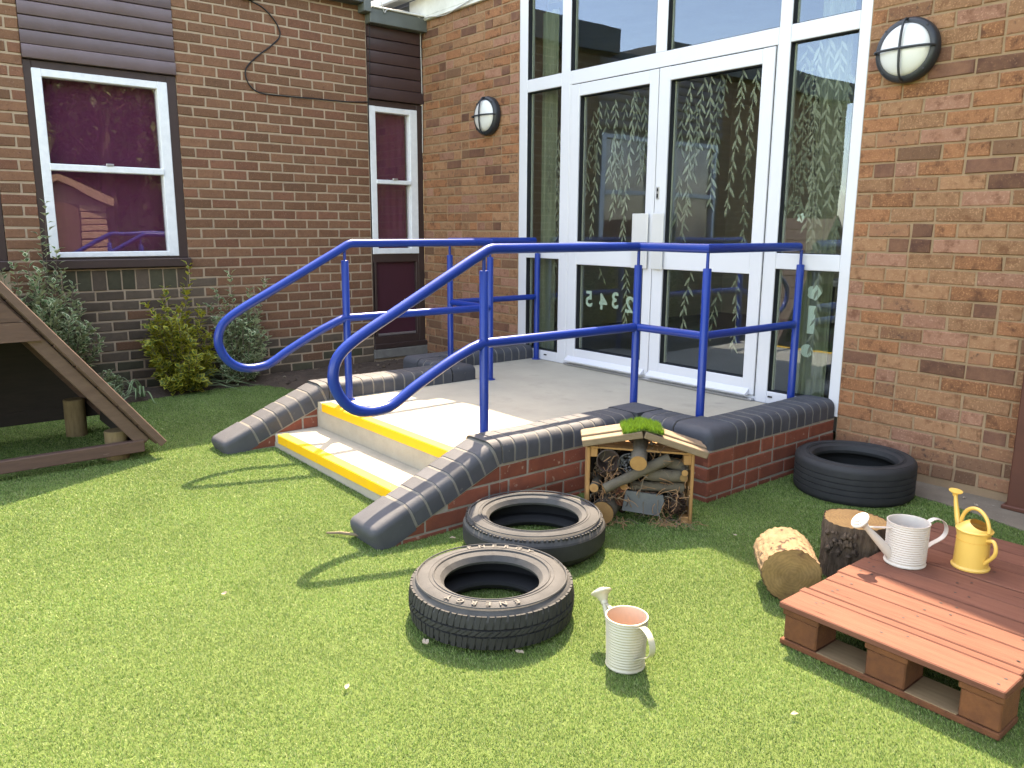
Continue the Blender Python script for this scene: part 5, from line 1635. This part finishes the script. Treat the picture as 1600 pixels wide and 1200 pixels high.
hlog('log', 'pale log poking out under the ridge of the bug hotel', (0.192, -0.065, 0.296), (0.225, 0.15, 0.352), 0.036, 0.033, 'bark_branch', 'cut_wood', seed=1)
hlog('log', 'thick log lying at the bottom left of the bug hotel', (0.045, -0.045, 0.058), (0.105, 0.13, 0.058), 0.050, 0.048, 'bark_branch', 'cut_wood', seed=2)
hlog('branch', 'long grey branch slanting across the middle of the bug hotel', (0.050, -0.035, 0.168), (0.335, 0.03, 0.290), 0.021, 0.026, cat='branch', seed=3)
hlog('branch', 'short thick branch end at the left side of the bug hotel', (0.008, -0.010, 0.163), (0.04, 0.15, 0.172), 0.021, cat='branch', seed=4)
hlog('branch', 'small cut branch end below the long slanting branch', (0.140, 0.0, 0.168), (0.15, 0.16, 0.168), 0.017, cat='branch', seed=5)
hlog('branch', 'mossy thick branch right of centre in the bug hotel', (0.235, 0.05, 0.215), (0.418, 0.05, 0.205), 0.030, 0.026, cat='branch', seed=6, kink=0.01)
hlog('branch', 'upper right branch tucked under the right roof slope', (0.30, 0.08, 0.275), (0.425, 0.08, 0.235), 0.026, cat='branch', seed=7)
hlog('branch', 'small upright branch end beside the right corner post', (0.404, 0.004, 0.235), (0.415, 0.12, 0.240), 0.014, cat='branch', seed=8)
hlog('branch', 'brown branch end low on the right corner post', (0.400, 0.008, 0.210), (0.405, 0.12, 0.212), 0.017, mc='cut_wood_brown', cat='branch', seed=9)
hlog('branch', 'dark branch lying on top of the grey slate', (0.17, 0.05, 0.155), (0.41, 0.06, 0.150), 0.022, cat='branch', seed=10)


def pot(label, c, r, depth, m, tilt, stones=0, group=GH):
    P = hw(*c)
    T = thing('plant_pot', label, 'plant pot', P, group=group)
    T.rotation_euler = (R(90 + tilt), 0, HZ)           # mouth (+z) faces outwards
    b = MB(); b.lathe([(0.0, -depth), (r * 0.75, -depth), (r * 0.94, -0.012), (r * 1.02, -0.012), (r * 1.03, 0.0), (r * 0.95, 0.001), (r * 0.92, -0.012), (r * 0.72, -depth + 0.012), (0.0, -depth + 0.012)], 36); part('pot', b, m, T, smooth=40)
    if stones:
        s_ = MB(); rr = random.Random(stones)
        for _ in range(stones):
            a, q = rr.uniform(0, 6.28), r * 0.86 * math.sqrt(rr.random())
            cc = Vector((q * math.cos(a), q * math.sin(a), -0.028 + rr.uniform(-.008, .014))); s = rr.uniform(0.004, 0.009)
            s_.add([cc + Vector((x * s * rr.uniform(.7, 1.4), y * s * rr.uniform(.7, 1.2), z * s)) for x, y, z in ((1, 0, 0), (-1, 0, 0), (0, 1, 0), (0, -1, 0), (0, 0, 1), (0, 0, -1))], [(0, 2, 4), (2, 1, 4), (1, 3, 4), (3, 0, 4), (2, 0, 5), (1, 2, 5), (3, 1, 5), (0, 3, 5)])
        part('pebbles', s_, 'pebble', T, smooth=80, kind='stuff')
    return T

pot('brown plastic pot lying on its side at the upper left of the bug hotel', (0.068, 0.0, 0.284), 0.050, 0.10, 'pot_brown', 0)
pot('black plastic pot of pebbles lying beside the brown pot in the bug hotel', (0.160, 0.002, 0.268), 0.050, 0.10, 'pot_black', 0, stones=70)
pot('broken terracotta pot between the thick log and the grey slate', (0.140, 0.02, 0.105), 0.036, 0.09, 'terracotta', 8)

sl_ = MB(); sl_.prism([(0.135, 0.060), (0.150, 0.150), (0.313, 0.130), (0.318, 0.105), (0.296, 0.036)], -0.012, 0.004, lambda a, b, d: (a, d, b))
o = link('slate', sl_.mesh('slate', 'slate'), None, HO, (R(-4), 0, HZ)); tag(o, 'flat piece of grey slate standing at the bottom of the bug hotel', 'slate', GH)

# pine cone
pc = thing('pine_cone', 'brown pine cone at the lower right of the bug hotel', 'pine cone', hw(0.372, 0.012, 0.082), HZ, GH)
mb = MB()
for k in range(90):
    t = k / 90
    a = k * 2.39996
    r = 0.033 * math.sin(math.pi * (0.12 + 0.80 * t)) + 0.004
    c = Vector((r * math.cos(a), r * math.sin(a), -0.040 + 0.085 * t))
    o_ = Vector((math.cos(a), math.sin(a), 0.35)); tn = Vector((-math.sin(a), math.cos(a), 0))
    mb.add([c - o_ * 0.008 - tn * 0.004, c - o_ * 0.008 + tn * 0.004, c + o_ * 0.007 + tn * 0.0075, c + o_ * 0.011, c + o_ * 0.007 - tn * 0.0075, c + o_ * 0.006 + Vector((0, 0, -0.005))], [(0, 1, 2, 3, 4), (0, 4, 5), (4, 3, 5), (3, 2, 5), (2, 1, 5), (1, 0, 5)])
part('scales', mb, 'cone_brown', pc)
mb = MB(); mb.lathe([(0.002, -0.04), (0.02, -0.02), (0.022, 0.01), (0.004, 0.042)], 12); part('core', mb, 'cone_brown', pc)

# straw, moss and twigs between everything
rs2 = random.Random(44)
stw = MB()
for k in range(300):
    t = rs2.random()
    if t < 0.30: x, z = rs2.uniform(0.0, 0.16), rs2.uniform(0.10, 0.155)
    elif t < 0.6: x, z = rs2.uniform(0.24, 0.43), rs2.uniform(0.02, 0.17)
    elif t < 0.75: x, z = rs2.uniform(0.06, 0.13), rs2.uniform(0.19, 0.27)
    else: x, z = rs2.uniform(0.02, 0.42), rs2.uniform(0.10, 0.34)
    y = rs2.uniform(-0.03, 0.10)
    L = rs2.uniform(0.03, 0.10); a = rs2.uniform(0, 6.28)
    p = [Vector((x, y, z))]
    dv = Vector((math.cos(a), rs2.uniform(-.3, .3), math.sin(a)))
    for i in range(4):
        dv = (dv + Vector((rs2.uniform(-.5, .5), rs2.uniform(-.3, .3), rs2.uniform(-.6, .3)))).normalized()
        q_ = p[-1] + dv * L / 4
        q_.z = max(q_.z, 0.004); q_.x = min(max(q_.x, -0.005), 0.425); q_.y = max(q_.y, -0.06)
        p.append(q_)
    stw.tube(p, rs2.uniform(0.0009, 0.002), 4, mi=rs2.choice((0, 0, 1, 2)), caps=False)
for k in range(60):      # strands fallen on the turf in front
    x, y = rs2.choice((rs2.uniform(0.02, 0.16), rs2.uniform(0.28, 0.46))), rs2.uniform(-0.09, 0.0)
    a = rs2.uniform(0, 6.28); L = rs2.uniform(0.03, 0.09)
    p = [Vector((x + math.cos(a) * L * t, y + math.sin(a) * L * t * .5, 0.012 + 0.03 * math.sin(math.pi * t) * rs2.random())) for t in (0, .33, .66, 1)]
    stw.tube(p, rs2.uniform(0.0009, 0.0016), 4, mi=rs2.choice((0, 0, 1)), caps=False)
link('straw', stw.mesh('straw', ['straw', 'twig', 'cone_brown']), None, HO, (0, 0, HZ), kind='stuff')
ms = MB()
for k in range(240):
    x, z = rs2.uniform(-0.005, 0.425), rs2.uniform(0.01, 0.36)
    if z > 0.33 and not (0.08 < x < 0.34): continue
    c = Vector((x, rs2.uniform(0.10, 0.17), z)); s = rs2.uniform(0.008, 0.022)
    ms.add([c + Vector((rs2.uniform(.5, 1.4) * s * a, rs2.uniform(.5, 1.3) * s * b, rs2.uniform(.4, 1.2) * s * d)) for a, b, d in ((1, 0, 0), (-1, 0, 0), (0, 1, 0), (0, -1, 0), (0, 0, 1), (0, 0, -1))], [(0, 2, 4), (2, 1, 4), (1, 3, 4), (3, 0, 4), (2, 0, 5), (1, 2, 5), (3, 1, 5), (0, 3, 5)], rs2.choice((0, 1)))
link('leaf_litter', ms.mesh('leaf_litter', ['cone_brown', 'twig']), None, HO, (0, 0, HZ), kind='stuff')


# ------------------------------------------------------------------ shrubs
def leaf_add(mb, p, d, up, L, W, two=True, fold=0.25, rnd_=None):
    d = d.normalized()
    s = d.cross(up)
    if s.length < 1e-3: s = d.orthogonal()
    s.normalize(); n = s.cross(d)
    def quad(scale, lift, mi):
        l0, l1 = (1 - scale) * 0.5 * L * 0.8, L * (0.5 + 0.5 * scale) - (1 - scale) * 0.1 * L
        w_ = W * scale
        lm = (l0 + l1) / 2
        base = [p + d * l0 + n * lift, p + d * lm + s * w_ + n * (lift + fold * w_), p + d * l1 + n * lift - n * 0.1 * L * scale, p + d * lm - s * w_ + n * (lift + fold * w_), p + d * lm + n * lift]
        mb.add(base, [(0, 1, 4), (1, 2, 4), (2, 3, 4), (3, 0, 4)], mi)
    quad(1.0, 0.0, 0)
    if two: quad(0.68, 0.0014, 1)


def shrub(label, base, tips, leafL, leafW, mats, seed, per=26, stem_r=0.005, name='shrub', whorl=5, group='shrubs in the bed along the brown brick wall', two=True, fill=None):
    """tips: end points of branches (world); leaves in whorls along the upper part of each"""
    rr = random.Random(seed)
    B = Vector(base)
    T = thing(name, label, 'shrub', base, group=group)
    st_, lf = MB(), MB()
    for tip in tips:
        tp = Vector(tip) - B
        a0 = Vector((tp.x * 0.15, tp.y * 0.15, 0.0))
        mid = Vector((tp.x * 0.65 + rr.uniform(-.02, .02), tp.y * 0.65 + rr.uniform(-.02, .02), tp.z * 0.55))
        pts = bezier_pts([a0, mid, tp], 8)
        st_.tube(pts, [stem_r * (1 - 0.75 * i / (len(pts) - 1)) for i in range(len(pts))], 5, caps=False)
        L = sum((q_ - p_).length for p_, q_ in zip(pts, pts[1:]))
        for k in range(per):
            t = 1 - (k / per) ** 1.15 * (0.92 if fill is None else fill)
            f = t * (len(pts) - 1); i = min(int(f), len(pts) - 2)
            p = pts[i].lerp(pts[i + 1], f - i)
            td = (pts[i + 1] - pts[i]).normalized()
            for q_ in range(2):
                a = k * 2.4 + q_ * math.pi + rr.uniform(-.4, .4)
                o1 = td.orthogonal().normalized(); o2 = td.cross(o1)
                out = o1 * math.cos(a) + o2 * math.sin(a)
                dv = out * rr.uniform(0.7, 1.1) + td * rr.uniform(0.25, 0.9) + Vector((0, 0, 0.15))
                off = out * rr.uniform(0.0, 0.03) * (0.4 + (1 - t))
                pw = p + off + B
                if pw.x < 0.02: dv.x = abs(dv.x); off.x += 0.03 - pw.x
                s = rr.uniform(0.7, 1.15)
                leaf_add(lf, p + off, dv, td, leafL * s, leafW * s, two)
    part('stems', st_, 'twig', T, smooth=60)
    part('leaves', lf, mats, T, kind='stuff', fix=False)
    return T


rsn = random.Random(21)
def dome(cx, cy, cz, rx, ry, rz_, n, zmin=0.0):
    out = []
    while len(out) < n:
        u_, v_ = rsn.uniform(-1, 1), rsn.uniform(0, 6.28)
        z = abs(u_)
        q_ = math.sqrt(1 - u_ * u_)
        f = rsn.uniform(0.55, 1.0)
        p = (max(0.03, cx + rx * q_ * math.cos(v_) * f), cy + ry * q_ * math.sin(v_) * f, cz + rz_ * u_ * f)
        if p[2] > zmin: out.append(p)
    return out

# tall variegated shrub, left
tips = [(0.10, -3.10, 1.43), (0.12, -3.16, 1.22), (0.13, -3.07, 1.12), (0.15, -3.26, 1.10), (0.14, -3.33, 1.02), (0.12, -3.40, 0.98), (0.2, -3.20, 0.98), (0.22, -3.12, 0.92), (0.2, -3.0, 0.88), (0.16, -3.05, 0.98), (0.1, -2.98, 0.75)]
tips += dome(0.16, -3.18, 0.62, 0.21, 0.28, 0.34, 66, 0.25) + [(0.18, -2.90, 0.56), (0.2, -2.86, 0.50), (0.22, -2.88, 0.44), (0.17, -2.95, 0.60)]
shrub('tall white edged variegated shrub beside the wide window behind the wooden den', (0.16, -3.18, 0.07), tips, 0.056, 0.0165, ['leaf_white', 'leaf_dark'], 31, per=19)
# golden euonymus in the middle
tips = [(0.2, -2.22, 1.0), (0.18, -2.40, 0.83), (0.22, -2.54, 0.72), (0.2, -2.25, 0.80), (0.22, -2.42, 0.72), (0.25, -2.33, 0.70), (0.2, -2.16, 0.68)]
tips += dome(0.24, -2.34, 0.38, 0.24, 0.27, 0.36, 84, 0.08)
shrub('golden yellow and green euonymus shrub in the middle of the bed', (0.24, -2.34, 0.07), tips, 0.056, 0.0205, ['leaf_yellow', 'leaf_olive'], 32, per=15)
# dark euonymus, right
tips = [(0.15, -1.90, 0.92), (0.16, -2.02, 0.80), (0.15, -1.62, 0.86), (0.17, -1.76, 0.78), (0.14, -1.68, 0.70), (0.16, -1.95, 0.72), (0.12, -2.06, 0.68)]
tips += dome(0.20, -1.87, 0.40, 0.20, 0.23, 0.34, 80, 0.08)
shrub('dark green white edged shrub behind the loop of the left handrail', (0.2, -1.87, 0.07), tips, 0.050, 0.0165, ['leaf_white', 'leaf_dark'], 33, per=16)
tips = dome(0.20, -2.83, 0.13, 0.12, 0.10, 0.14, 34, 0.09)
shrub('small round variegated shrub low in the bed beside the den slope', (0.2, -2.83, 0.06), tips, 0.030, 0.0105, ['leaf_white', 'leaf_mid'], 34, per=14)

def strap_plant(label, x, y, n, seed, spread, lean):
    rr = random.Random(seed)
    T = thing('strap_leaved_plant', label, 'plant', (x, y, zg(x) + 0.03), group='strap leaved plants at the edge of the bed')
    for k in range(n):
        a = lean + rr.uniform(-spread, spread)
        L = rr.uniform(0.20, 0.50); hgt = rr.uniform(0.05, 0.15)
        mb = MB(); seg = 9
        sx, sy = rr.uniform(-.03, .03), rr.uniform(-.03, .03)
        for i in range(seg + 1):
            t = i / seg
            wv = 0.0060 * (1 - t ** 2) + 0.0006
            c = Vector((sx + math.cos(a) * L * t, sy + math.sin(a) * L * t, hgt * math.sin(min(1.0, t * 1.25) * math.pi * 0.8) * 1.1 - 0.02 * t))
            s = Vector((-math.sin(a), math.cos(a), 0)) * wv
            mb.v += [tuple(c + s), tuple(c + Vector((0, 0, -0.0015))), tuple(c - s)]
        for i in range(seg):
            for q_ in range(2):
                mb.f.append((i * 3 + q_, i * 3 + q_ + 1, i * 3 + q_ + 4, i * 3 + q_ + 3)); mb.mi.append(0)
        part('leaf', mb, 'leaf_blade', T, smooth=60, fix=False)

strap_plant('strappy green leaves flopping onto the turf left of the golden shrub', 0.33, -2.66, 14, 5, 1.2, R(-70))
strap_plant('long strappy green leaves flopping onto the turf right of the golden shrub', 0.32, -2.30, 16, 6, 0.8, R(70))

# ------------------------------------------------------------------ small litter
def ground_at(px, py):
    d = _f + _r * ((px - 800) / 1242.2) + _u * ((600 - py) / 1242.2)
    t = (0.012 - CAMP.z) / d.z
    return CAMP + d * t
def petal(label, x, y, s, seed, m='petal', z=0.016):
    rr = random.Random(seed)
    mb = MB()
    n = 9
    P = [(s * rr.uniform(.6, 1.1) * math.cos(2 * math.pi * k / n), 0.55 * s * rr.uniform(.6, 1.1) * math.sin(2 * math.pi * k / n), rr.uniform(0, .35) * s) for k in range(n)]
    mb.v = [(0, 0, 0)] + P + [(x_, y_, z_ + 0.0012) for x_, y_, z_ in [(0, 0, 0)] + P]
    mb.f = [(0, 1 + k, 1 + (k + 1) % n) for k in range(n)] + [(n + 1, n + 2 + (k + 1) % n, n + 2 + k) for k in range(n)] + [(1 + k, 1 + (k + 1) % n, n + 2 + (k + 1) % n, n + 2 + k) for k in range(n)]
    mb.mi = [0] * len(mb.f)
    o = link('fallen_leaf', mb.mesh('fallen_leaf', m), None, (x, y, zg(x) + z), (rr.uniform(-.3, .3), rr.uniform(-.3, .3), rr.uniform(0, 6)))
    tag(o, label, 'leaf', 'pale dry leaves fallen on the turf')
for lab, x, y, s, sd in [('pale dry leaf at the near left side of the dusty sunlit tyre', 4.43, -2.905, 0.020, 1), ('thin pale leaf against the near right side of the dusty sunlit tyre', 4.66, -2.715, 0.016, 2),
                         ('tiny white leaf alone on the open turf at the bottom middle', 4.50, -3.215, 0.012, 3), ('small white leaf on the turf in front of the pallet', 5.36, -2.345, 0.013, 4),
                         ('small buff leaf alone on the open turf on the left', 3.72, -3.28, 0.011, 5), ('pale leaf between the round shade tyre and the stump', 4.745, -0.80, 0.014, 6),
                         ('pale leaf on the turf close to the shade line left of the log', 4.50, -1.40, 0.012, 7), ('pale leaf under the worn tyre by the sloping red bricks', 3.80, -2.36, 0.018, 8)]:
    petal(lab, x, y, s, sd)
mb = MB(); mb.tube([(3.42, -2.74, 0.02), (3.47, -2.70, 0.026), (3.55, -2.655, 0.03)], [0.004, 0.006, 0.007], 6)
tag(link('twig', mb.mesh('twig', 'twig', 60)), 'broken twig on the turf at the foot of the right sloping coping', 'twig')
for lab, x, y, s, sd in [('pale leaf on the paved strip near the dark tyre', 4.90, -0.10, 0.014, 11), ('curled pale leaf on the paved strip by the brown post', 4.98, -0.17, 0.018, 12)]:
    petal(lab, x, y, s, sd, z=0.008)

# ------------------------------------------------------------------ artificial grass
rg = np.random.default_rng(4)
def poly_mask(x, y, P):
    c = np.zeros(x.shape, bool)
    n = len(P)
    for i in range(n):
        x1, y1 = P[i]; x2, y2 = P[(i + 1) % n]
        m = ((y1 > y) != (y2 > y)) & (x < (x2 - x1) * (y - y1) / (y2 - y1 + 1e-12) + x1)
        c ^= m
    return c
AREA = [(-0.02, -4.4), (4.4, -4.5), (6.2, -2.4), (6.0, -0.2), (4.0, -0.0), (1.3, -0.9), (-0.02, -1.2)]
PLATF = [(1.37, 0), (1.37, -1.10), (1.83, -1.10), (1.83, -2.60), (2.02, -2.60), (2.035, -2.37), (3.485, -2.37), (3.50, -2.60), (3.69, -2.60), (3.69, -1.13), (4.15, -1.13), (4.15, 0)]
STRIP = [(4.15, -0.243), (4.62, -0.222), (4.94, -0.245), (5.3, -0.35), (5.9, -0.39), (6.9, -0.41), (6.9, 0.2), (4.15, 0.2)]
Ntry = 2300000
x = rg.uniform(-0.02, 6.2, Ntry); y = rg.uniform(-4.5, 0.0, Ntry)
dcam = np.hypot(x - CAMP.x, y - CAMP.y)
keep = poly_mask(x, y, AREA) & ~poly_mask(x, y, PLATF) & ~poly_mask(x, y, STRIP) & ~poly_mask(x, y, BED)
keep &= rg.random(Ntry) < np.clip(1.25 - dcam / 6.5, 0.42, 1.0)
x, y, dcam = x[keep], y[keep], dcam[keep]
N = len(x)
big = np.clip(dcam / 3.0, 0.8, 1.7)
an = rg.uniform(0, 2 * np.pi, N)
hgt = rg.uniform(0.004, 0.0095, N)
wv = rg.uniform(0.0010, 0.0019, N) * big
ln = rg.uniform(0.001, 0.008, N)
la = rg.normal(R(200), 1.3, N)
z = 0.012 * np.maximum(0, 4.2 - x) + 0.0005
V = np.zeros((N, 3, 3), np.float32)
V[:, 0] = np.stack([x - np.sin(an) * wv, y + np.cos(an) * wv, z], 1)
V[:, 1] = np.stack([x + np.sin(an) * wv, y - np.cos(an) * wv, z], 1)
V[:, 2] = np.stack([x + np.cos(la) * ln, y + np.sin(la) * ln, z + hgt], 1)
t = rg.random(N)
cols = np.array([(0.242, 0.345, 0.095), (0.150, 0.270, 0.062), (0.37, 0.425, 0.19), (0.070, 0.150, 0.030)])
ci = np.searchsorted([0.45, 0.75, 0.90], t)
cc = cols[ci] * rg.uniform(0.8, 1.2, (N, 1))
Cc = np.ones((N, 3, 4), np.float32)
Cc[:, :, :3] = cc[:, None, :]
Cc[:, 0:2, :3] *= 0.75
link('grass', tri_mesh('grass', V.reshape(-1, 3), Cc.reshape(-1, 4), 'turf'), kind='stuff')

# ------------------------------------------------------------------ what the windows mirror: shed, trees, hedge
SH = thing('shed', 'wooden garden shed mirrored in the wide window', 'shed', (9.0, -1.13, 0.0))
for k in range(13):
    z0 = 0.05 + k * 0.125
    mb = MB(); mb.cbox(-0.02, 0.025, 0.03, 0.47, z0, z0 + 0.105, 0.008); part('board', mb, 'shed_wood', SH)
mb = MB(); mb.cbox(-0.01, 0.03, -0.42, 0.01, 0.05, 1.66, 0.004); part('door', mb, 'den_wood_pale', SH)
mb = MB(); mb.prism([(-0.95, 0.0), (0.46, 0.0), (0.46, 1.68), (-0.25, 1.98), (-0.95, 1.70)], 0.03, 1.6, lambda a, b, d: (d, a, b)); part('body', mb, 'shed_wood', SH)
mb = MB(); mb.prism([(-1.1, 1.64), (-0.25, 1.98), (0.56, 1.63), (0.56, 1.74), (-0.25, 2.10), (-1.1, 1.75)], -0.12, 1.65, lambda a, b, d: (d, a, b)); part('roof', mb, 'shed_wood', SH)

def tree(label, x, y, h, r, seed, n=11000, leaf=0.21):
    rr = random.Random(seed)
    T = thing('tree', label, 'tree', (x, y, 0), group='trees beyond the shed')
    tk = MB(); tk.tube([(0, 0, 0), (0.05, 0.03, h * 0.3), (0.0, 0.1, h * 0.6), (0.02, 0.05, h * 0.85)], [0.17, 0.13, 0.09, 0.03], 10)
    cl_ = []
    for k in range(12):
        a = k * 2.4; z = h * (0.35 + 0.5 * k / 12)
        e = Vector((math.cos(a) * r * rr.uniform(.4, .8), math.sin(a) * r * rr.uniform(.4, .8), z + rr.uniform(.2, .8)))
        tk.tube([(0, 0.05, z * 0.85), e * 0.5 + Vector((0, 0, z * 0.48)), e], [0.05, 0.03, 0.01], 6, caps=False)
        cl_.append((e, rr.uniform(0.45, 0.85) * r * 0.6))
    cl_.append((Vector((0, 0, h * 0.9)), r * 0.5))
    part('trunk', tk, 'tree_bark', T, smooth=60)
    lf = MB()
    for k in range(n):
        c, q_ = rr.choice(cl_)
        v = Vector((rr.gauss(0, 1), rr.gauss(0, 1), rr.gauss(0, 1))).normalized() * q_ * rr.random() ** 0.4
        d = Vector((rr.gauss(0, 1), rr.gauss(0, 1), rr.gauss(0, 1) - .3)).normalized()
        leaf_add(lf, c + v, d, Vector((0, 0, 1)), leaf * rr.uniform(.7, 1.3), leaf * 0.32, False)
    part('crown', lf, 'leaf_tree', T, kind='stuff', fix=False)

tree('broad leafy tree behind the shed mirrored in the wide window', 12.6, 0.2, 6.8, 3.0, 1)
tree('leafy tree right of the shed mirrored in the wide window', 12.8, 3.6, 5.6, 2.3, 2)
tree('leafy tree left of the shed', 11.5, -3.0, 6.5, 2.4, 3)
HG = thing('hedge', 'tall dark leafy hedge running behind the shed', 'hedge', (15.5, 0, 0))
lf = MB(); rh_ = random.Random(9)
for k in range(12000):
    leaf_add(lf, Vector((rh_.uniform(-.6, .6), rh_.uniform(-8, 9), 6.0 * rh_.random() ** 0.9)), Vector((rh_.gauss(0, 1), rh_.gauss(0, 1), rh_.gauss(0, 1))), Vector((0, 0, 1)), 0.30, 0.10, False)
part('foliage', lf, 'leaf_tree', HG, kind='stuff', fix=False)
st_ = MB()
for k in range(14): st_.tube([(0, -6 + k, 0), (0.1, -6 + k, 1.7)], [0.03, 0.01], 5)
part('stems', st_, 'tree_bark', HG)
mb = MB(); mb.cbox(-0.35, 0.35, -8.5, 9.5, 0, 5.6, 0.2); part('blocking_core', mb, 'leaf_tree', HG)  # solid box added inside the hedge to block sky gaps in reflections
